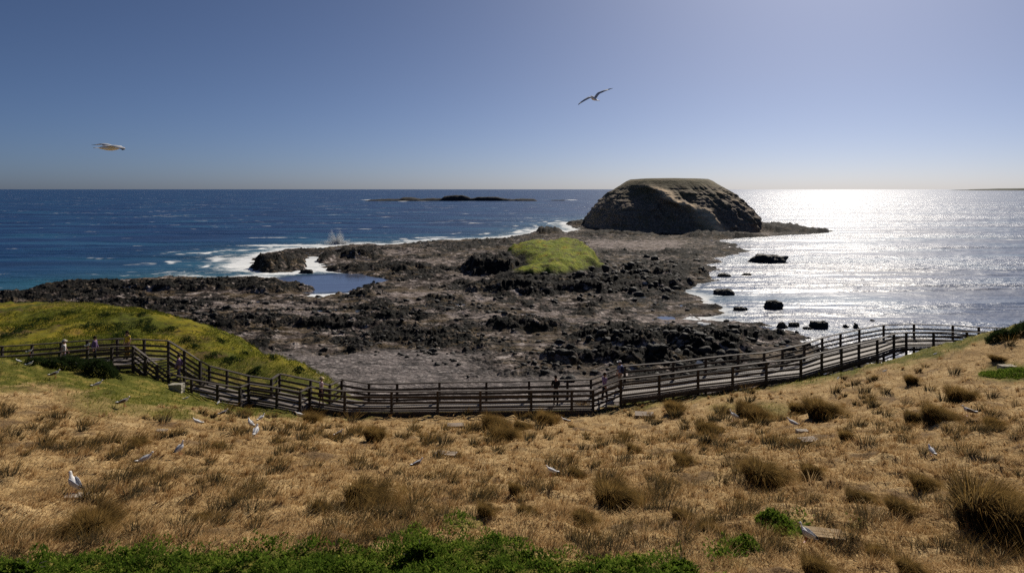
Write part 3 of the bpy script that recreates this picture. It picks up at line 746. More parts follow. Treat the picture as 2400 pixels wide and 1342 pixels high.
parts.append(blades(np.stack([x, y, z - .01], -1), RNG.uniform(0.10, 0.30, n), np.cos(az), np.sin(az), RNG.uniform(0.2, 1.2, n), np.clip(0.0011 * y, 0.006, 0.1), np.clip(RNG.normal(0.45 + 1.1 * fbm(x / 9, y / 13, 3), 0.2, n), 0, 1)))
stuff_obj('green_grass', parts, M_GREEN, 'short green grass beside the boardwalk and over the rounded mound')
# ---- leafy ground cover along the lower edge
parts = []
x, y = screen_scatter(165000, 6.3, 12.5); z = ground(x, y)
g = green_mask(x, y, z); hgt = np.clip(0.12 + 0.36 * fbm(x / 1.0, y / 0.8, 3) + 0.16 * fbm(x / .3, y / .3, 2), 0.02, 0.7)
k = g > RNG.uniform(0.15, 1.0, len(x)); x, y, z, hgt = x[k], y[k], z[k], hgt[k]; n = len(x); az = RNG.uniform(0, 2 * np.pi, n)
parts.append(blades(np.stack([x, y, z + hgt * RNG.uniform(0.4, 1.0, n)], -1), (sl := RNG.uniform(0.022, 0.06, n) * (1 + .9 * np.clip(fbm(x / .35, y / .35, 2), -.4, 1))), np.cos(az), np.sin(az), RNG.uniform(0.3, 1.4, n), sl * RNG.uniform(.45, .8, n), np.clip(RNG.normal(0.5, 0.3, n) + .6 * fbm(x / .5, y / .5, 2), 0, 1)))
for (cx, cy, rx, ry, nn) in [(1820, 1238, 45, 22, 1500), (2370, 872, 60, 22, 2500), (1740, 1290, 40, 14, 500)]:
    c0 = G(cx, cy); r0 = rx / F * c0.y
    a = RNG.uniform(0, 2 * np.pi, nn); r = np.sqrt(RNG.uniform(0, 1, nn))
    x = c0.x + r0 * r * np.cos(a); y = c0.y + r0 * 1.2 * r * np.sin(a); z = ground(x, y); az = RNG.uniform(0, 6.28, nn)
    parts.append(blades(np.stack([x, y, z + RNG.uniform(0, .22, nn) * (1 - r * r)], -1), RNG.uniform(0.04, 0.07, nn) * (1 + c0.y / 40), np.cos(az), np.sin(az), RNG.uniform(0.3, 1.4, nn), RNG.uniform(0.02, 0.04, nn) * (1 + c0.y / 40), np.clip(RNG.normal(0.45, 0.3, nn), 0, 1)))
stuff_obj('leafy_ground_cover', parts, M_LEAF, 'low dark green leafy plants spreading along the foot of the view', 'ground cover')

# ---- low scrub growing in patches over the mound
parts = []
for (cx, cy, rx, hh) in [(210, 768, 46, .5), (268, 770, 40, .7), (335, 762, 38, .45), (352, 778, 26, .5), (440, 800, 26, .45), (456, 814, 18, .4), (288, 790, 34, .9), (105, 752, 40, .4), (520, 802, 18, .4), (575, 832, 14, .35), (702, 868, 16, .4),
      (540, 846, 30, .4), (500, 838, 22, .45), (60, 770, 44, .4), (160, 738, 34, .3), (400, 772, 18, .35), (20, 790, 50, .45), (250, 742, 24, .3), (640, 842, 12, .3), (330, 740, 20, .3), (600, 870, 18, .3)]:
    rx *= .62; hh *= .7
    c0 = G(cx, cy); r0 = rx / F * c0.y; nn = int(420 * (rx / 24))
    a = RNG.uniform(0, 2 * np.pi, nn); r = np.sqrt(RNG.uniform(0, 1, nn)) * (1 + .5 * np.sin(3 * a + cx))
    x = c0.x + r0 * r * np.cos(a); y = c0.y + r0 * 1.6 * r * np.sin(a); z = ground(x, y); az = RNG.uniform(0, 6.28, nn)
    parts.append(blades(np.stack([x, y, z + RNG.uniform(0, 1, nn) * hh * np.clip(1 - .5 * r * r, .1, 1)], -1), RNG.uniform(0.10, 0.20, nn), np.cos(az), np.sin(az), RNG.uniform(0.3, 1.4, nn), RNG.uniform(0.05, 0.10, nn), np.clip(RNG.normal(0.4, 0.3, nn), 0, 1)))
stuff_obj('low_scrub', parts, M_SHRUB, 'dark low scrub in patches over the rounded green mound', 'scrub')
# ================================================================== BOARDWALK AND ITS FENCES
RAIL = 1.15
def nodes(lst):
    """(photo column, photo row of the top rail, depth of the deck below the camera) -> deck edge point"""
    out = []
    for px, py, drop in lst:
        Y = (drop - RAIL) * F / (py - HOR)
        out.append(Vector(((px - 1200) / F * Y, Y, CAM_Z - drop)))
    return out
A_, B_, C_ = 11.25, 13.2, 12.6
front = nodes([(-170, 843, 12.2), (-80, 839, 12.05), (0, 836, 11.9), (70, 831, 11.75), (140, 825, 11.6), (205, 818, 11.45), (262, 813, A_), (312, 811, A_),
               (341, 834, 11.85), (368, 855, 12.45), (396, 876, B_), (449, 889, B_), (510, 901, B_), (562, 908, B_), (583, 899, B_), (649, 909, B_), (703, 919, B_), (726, 907, B_), (808, 917, B_),
               (918, 918, B_), (1026, 917, B_), (1126, 916, B_), (1245, 915, B_), (1340, 914, B_), (1390, 914, B_),
               (1455, 889, C_), (1545, 879, C_), (1636, 867, C_), (1717, 859, C_), (1796, 849, C_), (1877, 841, C_), (1926, 827, C_), (1972, 816, C_), (2013, 806, C_), (2056, 796, C_), (2095, 783, C_), (2124, 779, C_), (2188, 778.5, C_), (2266, 778.5, C_), (2335, 780, C_)])
back = nodes([(-165, 817, 12.2), (-75, 814, 12.05), (5, 812, 11.9), (75, 808, 11.75), (143, 803, 11.6), (205, 798, 11.45), (275, 794, A_), (338, 796, A_),
              (395, 799, A_), (432, 822, 11.85), (469, 846, 12.6), (491, 858, B_), (532, 868, B_), (583, 881, B_), (636, 889, B_), (655, 876, B_), (728, 891, B_), (773, 903, B_), (801, 889, B_), (865, 899, B_),
              (931, 899, B_), (1030, 896, B_), (1140, 895, B_), (1240, 893, B_), (1330, 891, B_), (1385, 889, B_),
              (1464, 858, C_), (1578, 849, C_), (1654, 839, C_), (1730, 831, C_), (1791, 827, C_), (1834, 818, C_), (1885, 807, C_), (1927, 792, C_), (1970, 782, C_), (2014, 772, C_), (2071, 762, C_), (2142, 760, C_), (2233, 763, C_), (2294, 767, C_), (2352, 769, C_)])

def wood(name, lo, hi, rough=0.75, plank=None):
    b = NB(name)
    pos = b.objco()
    n1 = b.noise(b.mapv(pos, (2, 9, 9)), 1.0, 5, 0.7); n2 = b.noise(pos, 0.7, 3)
    c = b.ramp(n1, [(0.3, lo), (0.7, hi)])
    c = b.mix(b.ramp(n2, [(0.4, 0.0), (0.7, 0.5)]), c, tuple(x * 1.5 for x in hi))
    b.bsdf(c, rough, 0.25, b.bump(n1, 0.3, 0.01))
    return b.m
M_RAIL = wood('weathered_rail_timber', (0.040, 0.032, 0.026), (0.085, 0.068, 0.055))
M_POST = wood('dark_post_timber', (0.026, 0.021, 0.018), (0.06, 0.048, 0.040))
M_DECK = wood('grey_deck_timber', (0.13, 0.11, 0.095), (0.26, 0.225, 0.195), 0.7)

def beam(bm, p, q, w, h, up=Vector((0, 0, 1))):
    """rectangular timber from p to q (centre line), w across, h upright"""
    d = (q - p).normalized()
    s = d.cross(up)
    if s.length < 1e-4: s = Vector((1, 0, 0))
    s.normalize(); u = s.cross(d).normalized()
    vs = []
    for c in (p, q):
        for a, b_ in ((-1, -1), (1, -1), (1, 1), (-1, 1)):
            vs.append(bm.verts.new(c + s * (a * w / 2) + u * (b_ * h / 2)))
    for f in ((0, 1, 2, 3), (7, 6, 5, 4), (0, 4, 5, 1), (1, 5, 6, 2), (2, 6, 7, 3), (3, 7, 4, 0)):
        bm.faces.new([vs[i] for i in f])

def gz(v): return float(ground(np.array([v.x]), np.array([v.y]))[0])

def make_fence(name, pts, label, group, away):
    root = empty(name, pts[len(pts) // 2])
    tag(root, label, 'fence', group)
    off = root.location
    for i, p in enumerate(pts):
        bm = bmesh.new()
        zb = min(gz(p) - 0.25, p.z - 0.35)
        top = p + Vector((0, 0, RAIL - 0.012))
        beam(bm, Vector((p.x, p.y, zb)) - off, top - off, 0.15, 0.15, Vector((0, 1, 0)))
        bmesh.ops.bevel(bm, geom=bm.edges[:], offset=0.008, segments=1, affect='EDGES')
        obj_bm('post', bm, M_POST, root)
    for i in range(len(pts) - 1):
        a, c = pts[i], pts[i + 1]
        bm = bmesh.new()
        side = Vector((0, away * 0.075, 0))
        e = (c - a).normalized() * 0.004
        jit = random.uniform(-.006, .006)
        beam(bm, a + Vector((0, 0, RAIL + 0.012)) + e - off, c + Vector((0, 0, RAIL + 0.012)) - e - off, 0.18, 0.060)
        for hgt, th in ((0.80, 0.14), (0.47, 0.14), (0.16, 0.12)):
            beam(bm, a + side + Vector((0, 0, hgt + jit)) + e - off, c + side + Vector((0, 0, hgt - jit)) - e - off, 0.04, th)
        bmesh.ops.bevel(bm, geom=bm.edges[:], offset=0.005, segments=1, affect='EDGES')
        obj_bm('rail_panel', bm, M_RAIL, root)
    return root
fence_l = make_fence('timber_fence', front, 'dark timber rail fence along the grassy landward edge of the boardwalk', 'fences of the boardwalk', 1)
fence_s = make_fence('timber_fence', back, 'dark timber rail fence along the seaward edge of the boardwalk', 'fences of the boardwalk', -1)

def at(poly, s):
    i = min(int(s), len(poly) - 2); return poly[i].lerp(poly[i + 1], s - i)
def stretch(f0, f1, b0, b1):
    """deck stretch between node ranges of both edges"""
    return front[f0:f1 + 1], back[b0:b1 + 1]
def resample(poly, n):
    L = [0.0]
    for a, c in zip(poly, poly[1:]): L.append(L[-1] + (c - a).length)
    out = []
    for k in range(n):
        t = L[-1] * k / (n - 1)
        i = max(j for j in range(len(L)) if L[j] <= t + 1e-9); i = min(i, len(poly) - 2)
        out.append(poly[i].lerp(poly[i + 1], (t - L[i]) / max(L[i + 1] - L[i], 1e-9)))
    return out, L[-1]
bw_root = empty('boardwalk', (0, 42, CAM_Z - B_))
tag(bw_root, 'grey timber boardwalk with steps winding along the foot of the grassy slope', 'boardwalk')
O_ = bw_root.location
def planks(bm, F0, B0, pitch=0.15, inset=0.09):
    _, L1 = resample(F0, 2); _, L2 = resample(B0, 2)
    n = max(2, int(max(L1, L2) / pitch))
    fr, _ = resample(F0, n + 1); bk, _ = resample(B0, n + 1)
    for k in range(n):
        f0, f1, b0, b1 = fr[k], fr[k + 1], bk[k], bk[k + 1]
        g = 0.05
        f0, f1 = f0.lerp(f1, g), f0.lerp(f1, 1 - g); b0, b1 = b0.lerp(b1, g), b0.lerp(b1, 1 - g)
        zc = 0.5 * (f0.z + f1.z) * 0.5 + 0.5 * (b0.z + b1.z) * 0.5 + random.uniform(-.003, .003)
        top = [bm.verts.new(Vector((v.x, v.y, v.z)) - O_) for v in (f0 + (f0 - b0).normalized() * inset, f1 + (f1 - b1).normalized() * inset, b1, b0)]
        bot = [bm.verts.new(v.co - Vector((0, 0, 0.045))) for v in top]
        bm.faces.new(top); bm.faces.new(bot[::-1])
        for i in range(4): bm.faces.new([top[i], bot[i], bot[(i + 1) % 4], top[(i + 1) % 4]])
for (f0, f1, b0, b1) in ((0, 7, 0, 7), (10, 24, 11, 25), (25, 39, 26, 40)):
    F0, B0 = stretch(f0, f1, b0, b1)
    if f0 == 0: B0 = back[0:8]
    bm = bmesh.new(); planks(bm, F0, B0)
    bmesh.ops.recalc_face_normals(bm, faces=bm.faces)
    obj_bm('deck', bm, M_DECK, bw_root)
# landing wedge beside the stair head
bm = bmesh.new(); planks(bm, [front[7], front[7] + Vector((.03, 0, 0))], [back[7], back[8]], 0.15, 0.0)
bmesh.ops.recalc_face_normals(bm, faces=bm.faces); obj_bm('deck', bm, M_DECK, bw_root)
def flight(fa, fb, ba, bb, n):
    """n treads from the upper edge (fa-ba) to the lower edge (fb-bb)"""
    for k in range(n):
        t0, t1 = k / n, (k + 1) / n + 0.02
        z = fa.z + (fb.z - fa.z) * (k + 1) / (n + 0)
        bm = bmesh.new()
        q = [fa.lerp(fb, t0), fa.lerp(fb, t1), ba.lerp(bb, t1), ba.lerp(bb, t0)]
        top = [bm.verts.new(Vector((v.x, v.y, z + (0.0 if k < n - 1 else 0.004))) - O_) for v in q]
        bot = [bm.verts.new(v.co - Vector((0, 0, 0.05))) for v in top]
        bm.faces.new(top); bm.faces.new(bot[::-1])
        for i in range(4): bm.faces.new([top[i], bot[i], bot[(i + 1) % 4], top[(i + 1) % 4]])
        bmesh.ops.recalc_face_normals(bm, faces=bm.faces)
        obj_bm('tread', bm, M_DECK, bw_root)
flight(front[7], front[10], back[8], back[11], 11)
flight(front[25], front[24], back[26], back[25], 4)
# beams under the deck edges, cross joists and braces
def edge(poly, i0, i1, dy, dz=-0.17, h=0.22):
    for i in range(i0, i1):
        bm = bmesh.new()
        a, c = poly[i] + Vector((0, dy, dz)), poly[i + 1] + Vector((0, dy, dz))
        beam(bm, a - O_, c - O_, 0.06, h)
        obj_bm('edge_beam', bm, M_RAIL, bw_root)
edge(front, 0, 7, -0.10); edge(front, 7, 10, 0.05, -0.22, 0.26); edge(front, 10, 24, -0.10); edge(front, 25, 39, -0.10)
edge(back, 8, 11, -0.05, -0.22, 0.26); edge(back, 26, 40, 0.10)
def kerb(poly, i0, i1, dy):
    for i in range(i0, i1):
        bm = bmesh.new()
        beam(bm, poly[i] + Vector((0, dy, 0.035)) - O_, poly[i + 1] + Vector((0, dy, 0.035)) - O_, 0.07, 0.06)
        obj_bm('kerb_rail', bm, M_DECK, bw_root)
kerb(front, 25, 39, 0.11); kerb(front, 10, 24, 0.11)
for i in range(27, 39):
    p, q = front[i], min(back, key=lambda v: (v - front[i]).length)
    bm = bmesh.new(); beam(bm, p + Vector((0, 0.1, -0.2)) - O_, q + Vector((0, -0.1, -0.2)) - O_, 0.05, 0.18)
    d = q - p
    if gz(q) < p.z - 1.0:
        beam(bm, p + Vector((0.02, 0.1, -0.35)) - O_, Vector((q.x, q.y - .1, max(gz(q), p.z - 1.7))) - O_, 0.05, 0.10)
    obj_bm('joist', bm, M_POST, bw_root)

# ================================================================== PEOPLE
def skin_mesh(name, pts, edges, mat, sub=1, root=0):
    me = bpy.data.meshes.new(name + '_cage')
    me.from_pydata([p[:3] for p in pts], edges, [])
    o = bpy.data.objects.new(name + '_cage', me); COL.objects.link(o)
    m = o.modifiers.new('s', 'SKIN'); m.use_smooth_shade = True
    for v, p in zip(me.skin_vertices[0].data, pts):
        r = p[3]; v.radius = (r, p[4] if len(p) > 4 else r)
    me.skin_vertices[0].data[root].use_root = True
    o.modifiers.new('d', 'SUBSURF').levels = sub
    dg = bpy.context.evaluated_depsgraph_get()
    res = bpy.data.meshes.new_from_object(o.evaluated_get(dg))
    bpy.data.objects.remove(o); bpy.data.meshes.remove(me)
    res.name = name
    res.materials.clear(); res.materials.append(mat)
    for p in res.polygons: p.use_smooth = True
    r = bpy.data.objects.new(name, res); COL.objects.link(r)
    return r
_mc = {}
def cloth(c):
    k = tuple(round(x, 3) for x in c)
    if k not in _mc: _mc[k] = simple_mat('cloth', c, 0.85, 0.1, 0.12, 14)
    return _mc[k]
M_SKIN = simple_mat('skin', (0.42, 0.25, 0.17), 0.55, 0.3, 0.06, 9)
def ell(bm, c, r, seg=16, rings=10, cut=None):
    m = Matrix.Translation(c) @ Matrix.Diagonal((*r, 1))
    res = bmesh.ops.create_uvsphere(bm, u_segments=seg, v_segments=rings, radius=1.0, matrix=m)
    if cut is not None:
        bmesh.ops.delete(bm, geom=[v for v in res['verts'] if cut(v.co)], context='VERTS')
def make_person(loc, yaw, label, shirt, legs, hair=(0.02, 0.014, 0.01), hat=None, pack=None, sleeves=0.55, walk=0.0, lean=0.0, skirt=False, scale=1.0, arms=0.0, shorts=False, hat_brim=0.05, vest=None, long_hair=False):
    root = empty('person', loc, yaw); root.scale = (scale,) * 3
    tag(root, label, 'person')
    ly = lambda z: lean * max(0, z - 0.95)
    def V(x, y, z, r, r2=None): return (x, y + ly(z), z, r, r2 if r2 else r)
    P_ = [V(0, 0, .95, .135, .11), V(0, .0, 1.10, .120, .10), V(0, .0, 1.28, .145, .11), V(0, 0, 1.41, .10, .085), V(0, .012, 1.49, .052), V(0, .022, 1.56, .068, .075), V(0, .022, 1.635, .074, .085), V(0, .018, 1.685, .050, .06)]
    E_ = [(0, 1), (1, 2), (2, 3), (3, 4), (4, 5), (5, 6), (6, 7)]
    P_.append(V(0, .118, 1.60, .011)); E_.append((6, 8))                      # nose
    for s in (-1, 1):
        P_.append(V(s * .082, .01, 1.605, .012)); E_.append((6, len(P_) - 1))       # ear
    joints = {}
    for s in (-1, 1):
        f = walk * s
        b0 = len(P_)
        P_ += [V(s * .085, 0, .87, .088), V(s * .095, .10 * f + .03 * abs(f), .49, .058), V(s * .10, .22 * f, .10 + (.05 if f < 0 else 0), .040), V(s * .105, .22 * f + .13, .045, .036)]
        E_ += [(0, b0), (b0, b0 + 1), (b0 + 1, b0 + 2), (b0 + 2, b0 + 3)]
        b1 = len(P_)
        ar = arms
        P_ += [V(s * .165, 0, 1.40, .060), V(s * .225, -.03 - .10 * f + .10 * ar, 1.14 + .03 * ar, .044), V(s * (.235 - .06 * ar), .05 - .16 * f + .28 * ar, .92 + .22 * ar, .030), V(s * (.232 - .07 * ar), .07 - .17 * f + .34 * ar, .85 + .24 * ar, .034, .020)]
        E_ += [(3, b1), (b1, b1 + 1), (b1 + 1, b1 + 2), (b1 + 2, b1 + 3)]
        joints[s] = (b0, b1)
        hx, hy, hz = P_[b1 + 3][0], P_[b1 + 3][1], P_[b1 + 3][2]
        ln_ = (.062, .075, .080, .072, .055)
        for k in range(5):                                                  # thumb and four fingers
            ox = (k - 2) * 0.016
            b2 = len(P_)
            if k == 0:
                P_ += [(hx - s * .004, hy + .030, hz - .005, .009, .009), (hx - s * .012, hy + .048, hz - .035, .008, .008)]
            else:
                P_ += [(hx, hy + .022 - (k - 1) * .015, hz - .045, .008, .008), (hx - s * .012, hy + .026 - (k - 1) * .015, hz - .045 - ln_[k] * .6, .0075, .0075)]
            E_ += [(b1 + 3, b2), (b2, b2 + 1)]
    body = skin_mesh('body', P_, E_, M_SKIN, 1); body.parent = root
    # shirt
    g = .020
    S_ = [V(0, 0, .90, .135 + g, .115 + g), V(0, 0, 1.10, .125 + g, .105 + g), V(0, 0, 1.28, .150 + g, .115 + g), V(0, 0, 1.42, .098 + g, .085 + g)]
    SE = [(0, 1), (1, 2), (2, 3)]
    for s in (-1, 1):
        a, e, w_ = P_[joints[s][1]], P_[joints[s][1] + 1], P_[joints[s][1] + 2]
        b0 = len(S_); S_.append((a[0], a[1], a[2], .062 + g)); SE.append((3, b0))
        if sleeves <= 1.0:
            t = sleeves; S_.append(tuple(a[i] + (e[i] - a[i]) * t for i in range(3)) + (.055 + g,)); SE.append((b0, b0 + 1))
        else:
            S_.append((e[0], e[1], e[2], .046 + g)); SE.append((b0, b0 + 1)); S_.append((w_[0], w_[1], w_[2], .032 + g)); SE.append((b0 + 1, b0 + 2))
    o = skin_mesh('shirt' if sleeves <= 1 else 'jacket', S_, SE, cloth(shirt), 1); o.parent = root
    # trousers / shorts / skirt
    if skirt:
        bm = bmesh.new()
        bmesh.ops.create_cone(bm, cap_ends=False, segments=18, radius1=.25, radius2=.155, depth=.42, matrix=Matrix.Translation((0, 0, .78)) @ Matrix.Diagonal((1, .8, 1, 1)))
        o = obj_bm('skirt', bm, cloth(legs), root, True)
    else:
        T_ = [V(0, 0, .97, .138 + .014, .115 + .014), V(0, 0, .90, .13 + .014, .11 + .014)]; TE = [(0, 1)]
        for s in (-1, 1):
            h_, k_, a_ = (P_[joints[s][0] + i] for i in range(3)); b0 = len(T_)
            T_.append((h_[0], h_[1], h_[2] - .02, .095 + .012)); T_.append((k_[0], k_[1], k_[2], .066 + .012)); TE += [(1, b0), (b0, b0 + 1)]
            if not shorts: T_.append((a_[0], a_[1], a_[2] + .01, .05 + .012)); TE.append((b0 + 1, b0 + 2))
        o = skin_mesh('shorts' if shorts else 'trousers', T_, TE, cloth(legs), 1); o.parent = root
    for s in (-1, 1):
        a_, t_ = P_[joints[s][0] + 2], P_[joints[s][0] + 3]
        bm = bmesh.new(); ell(bm, Vector(((a_[0] + t_[0]) / 2, (a_[1] + t_[1]) / 2 + .01, t_[2] + .008)), (.052, .135, .05), 12, 8)
        obj_bm('shoe', bm, cloth((.03, .028, .026)), root, True)
        bm = bmesh.new(); ell(bm, Vector((s * .030, .100 + ly(1.62), 1.622)), (.012, .009, .008), 8, 6); obj_bm('eye', bm, cloth((.02, .015, .012)), root, True)
    bm = bmesh.new(); ell(bm, Vector((0, .104 + ly(1.56), 1.557)), (.024, .010, .006), 8, 6); obj_bm('mouth', bm, cloth((.25, .09, .08)), root, True)
    hc = Vector((0, .005 + ly(1.64), 1.64))
    bm = bmesh.new(); ell(bm, hc, (.098, .112, .108), 18, 12, lambda c: c.z < 1.60 and c.y > hc.y - .01 or c.z < 1.54)
    if long_hair: ell(bm, hc + Vector((0, -.06, -.11)), (.085, .05, .15), 12, 10)
    obj_bm('hair', bm, cloth(hair), root, True)
    if hat:
        bm = bmesh.new(); ell(bm, hc + Vector((0, 0, .022)), (.108, .122, .108), 18, 12, lambda c: c.z < hc.z + .018)
        bmesh.ops.create_cone(bm, cap_ends=True, segments=20, radius1=.12 + hat_brim, radius2=.11, depth=.012, matrix=Matrix.Translation(hc + Vector((0, .06 if hat_brim < .06 else 0, .03))))
        obj_bm('hat', bm, cloth(hat), root, True)
    if pack:
        bm = bmesh.new(); ell(bm, Vector((0, -.185 + ly(1.2), 1.2)), (.15, .095, .23), 14, 10)
        for s in (-1, 1): beam(bm, Vector((s * .1, -.13 + ly(1.4), 1.40)), Vector((s * .1, .12 + ly(1.38), 1.36)), .04, .012); beam(bm, Vector((s * .1, .125 + ly(1.36), 1.36)), Vector((s * .11, .12 + ly(1.1), 1.08)), .04, .012)
        obj_bm('backpack', bm, cloth(pack), root, True)
    return root
def deck_pt(px, Y, drop): return Vector(((px - 1200) / F * Y, Y, CAM_Z - drop))
R_ = math.radians
make_person(deck_pt(150, 44.7, 11.58), R_(-70), 'person in white top and mauve trousers with pale hat, leftmost on the boardwalk', (.62, .58, .55), (.20, .14, .26), hat=(.55, .50, .44), hat_brim=.08, walk=.8)
make_person(deck_pt(222, 45.0, 11.40), R_(-80), 'dark haired person in purple jacket over white shirt left of the landing', (.16, .11, .21), (.02, .02, .03), sleeves=1.5, walk=.5)
make_person(deck_pt(298, 45.5, A_), R_(160), 'person with black hair in bright yellow top on the stair landing', (.70, .52, .06), (.22, .13, .03), long_hair=True, scale=1.06)
make_person(front[9].lerp(back[10], 0.5) + Vector((0, 0, 0.0)), R_(95), 'person in mauve jacket going up the timber stairs', (.20, .13, .24), (.13, .10, .17), sleeves=1.5, hair=(.06, .04, .03), walk=.7)
make_person(deck_pt(753, 41.75, B_), R_(-60), 'person in pink shirt, dark skirt and straw hat at the bend of the boardwalk', (.88, .66, .72), (.05, .02, .05), skirt=True, hat=(.62, .50, .30), hat_brim=.07, walk=.4)
make_person(deck_pt(1303, 41.9, B_), R_(8), 'person in black jacket seen from behind leaning on the seaward rail', (.018, .018, .022), (.015, .015, .02), sleeves=1.5, arms=.8, lean=.10, scale=1.03)
make_person(deck_pt(1417, 41.8, 12.94), R_(-65), 'dark haired person in lilac shirt stepping up the short flight of steps', (.32, .22, .36), (.02, .02, .03), sleeves=1.5, walk=.6)
make_person(deck_pt(1453, 43.3, C_), R_(50), 'person in blue shirt with navy backpack, white cap and tan trousers', (.20, .24, .42), (.36, .27, .18), sleeves=.8, hat=(.72, .70, .66), pack=(.025, .03, .07), walk=.5)

# ================================================================== GULLS
def loft(bm, sects, seg=12, cap=True):
    """sects: (centre, side radius, up radius, tilt) rings -> closed skin"""
    rings = []
    for c, ry, rz, side, up in sects:
        rings.append([bm.verts.new(c + side * (ry * math.cos(2 * math.pi * k / seg)) + up * (rz * math.sin(2 * math.pi * k / seg))) for k in range(seg)])
    for a, b_ in zip(rings, rings[1:]):
        for k in range(seg): bm.faces.new([a[k], a[(k + 1) % seg], b_[(k + 1) % seg], b_[k]])
    if cap: bm.faces.new(rings[0][::-1]); bm.faces.new(rings[-1])
XA, YA, ZA = Vector((1, 0, 0)), Vector((0, 1, 0)), Vector((0, 0, 1))
M_GW = simple_mat('white_feather', (0.88, 0.86, 0.83), 0.8, 0.15, 0.05, 30)
M_GG = simple_mat('grey_feather', (0.52, 0.53, 0.55), 0.8, 0.15, 0.12, 30)
M_GB = simple_mat('black_feather', (0.025, 0.024, 0.026), 0.8, 0.15, 0.12, 30)
M_GR = simple_mat('gull_red', (0.38, 0.10, 0.05), 0.5, 0.3, 0.1, 30)
M_GBR = simple_mat('brown_feather', (0.16, 0.125, 0.10), 0.85, 0.1, 0.3, 60)
def gull_proto(kind):
    root = empty('gull')
    bm = bmesh.new()
    sitting = kind == 'sit'
    dz = -0.085 if sitting else 0.0
    if kind == 'alert':
        prof = [(-.17, .13, .010, .008), (-.12, .14, .036, .030), (-.06, .160, .058, .055), (0, .19, .066, .064), (.04, .225, .058, .060), (.065, .265, .040, .045), (.072, .305, .029, .032), (.076, .335, .028, .029), (.09, .355, .028, .026), (.108, .354, .020, .020), (.118, .352, .010, .010)]
    else:
        prof = [(-.20, .150, .010, .008), (-.14, .155, .036, .030), (-.07, .165, .058, .053), (0, .18, .067, .062), (.055, .20, .060, .058), (.09, .228, .042, .045), (.105, .258, .030, .034), (.115, .282, .028, .029), (.13, .296, .027, .025), (.147, .295, .020, .020), (.157, .293, .010, .010)]
    loft(bm, [(Vector((x, 0, z + dz)), ry, rz, YA, ZA) for x, z, ry, rz in prof])
    bmesh.ops.create_cone(bm, cap_ends=True, segments=6, radius1=.036, radius2=.045, depth=.09, matrix=Matrix.Translation((prof[0][0] - .02, 0, prof[0][1] + dz + .004)) @ Matrix.Rotation(math.pi / 2, 4, 'Y') @ Matrix.Diagonal((.22, 1, 1, 1)))
    obj_bm('body', bm, M_GW, root, True)
    hx, hz = prof[-1][0], prof[-1][1] + dz
    bm = bmesh.new(); loft(bm, [(Vector((hx - .004, 0, hz)), .009, .010, YA, ZA), (Vector((hx + .022, 0, hz - .003)), .006, .008, YA, ZA), (Vector((hx + .042, 0, hz - .011)), .002, .003, YA, ZA)], 8)
    obj_bm('beak', bm, M_GR, root, True)
    s0 = .235 if kind == 'alert' else .205
    for s in (-1, 1):
        bm = bmesh.new()
        st = [(.05, s0, .012, .030), (.02, s0 - .008, .017, .048), (-.05, s0 - .028, .017, .050), (-.12, s0 - .052, .013, .038), (-.19, s0 - .075, .008, .022)]
        y0 = [.052, .062, .058, .045, .026]
        loft(bm, [(Vector((x, s * y, z + dz)), a, b_, YA, ZA) for (x, z, a, b_), y in zip(st, y0)], 10)
        w = obj_bm('wing', bm, M_GBR if kind == 'brown' else M_GG, root, True)
        bm = bmesh.new()
        loft(bm, [(Vector((-.185, s * .026, s0 - .073 + dz)), .009, .020, YA, ZA), (Vector((-.24, s * .014, s0 - .088 + dz)), .005, .012, YA, ZA), (Vector((-.285, s * .005, s0 - .094 + dz)), .002, .004, YA, ZA)], 8)
        obj_bm('wing_tip', bm, M_GB, w, True)
        bm = bmesh.new(); ell(bm, Vector((hx - .022, s * .024, hz + .006)), (.005, .004, .005), 8, 6); obj_bm('eye', bm, M_GB, root, True)
        if not sitting:
            bm = bmesh.new()
            beam(bm, Vector((-.012, s * .026, .135)), Vector((.0, s * .028, .012)), .008, .008)
            for t in (-.35, 0, .35): beam(bm, Vector((-.004, s * .028, .007)), Vector((.036 * math.cos(t), s * .028 + .036 * math.sin(t), .006)), .009, .006)
            obj_bm('leg', bm, M_GR, root)
    return root
PROTO = {k: gull_proto(k) for k in ('stand', 'alert', 'sit', 'brown')}
for p in PROTO.values(): kids(p)
used_p = set()
GG_ = 'gulls on the slope'
def gull(kind, px, py, hpx, yaw, label, on=None):
    """hpx: height in photo pixels"""
    c = on if on is not None else G(px, py)
    base = PROTO[kind]
    o = base if kind not in used_p else copy_tree(base)
    used_p.add(kind)
    hh = {'stand': .32, 'alert': .38, 'sit': .23, 'brown': .32}[kind]
    o.location = c + Vector((0, 0, .07 if on is None else 0)); o.rotation_euler = (0, 0, math.radians(yaw)); s = 1.0 * hpx / F * c.y / hh; o.scale = (s, s, s)
    tag(o, label, 'gull', GG_)
    return o
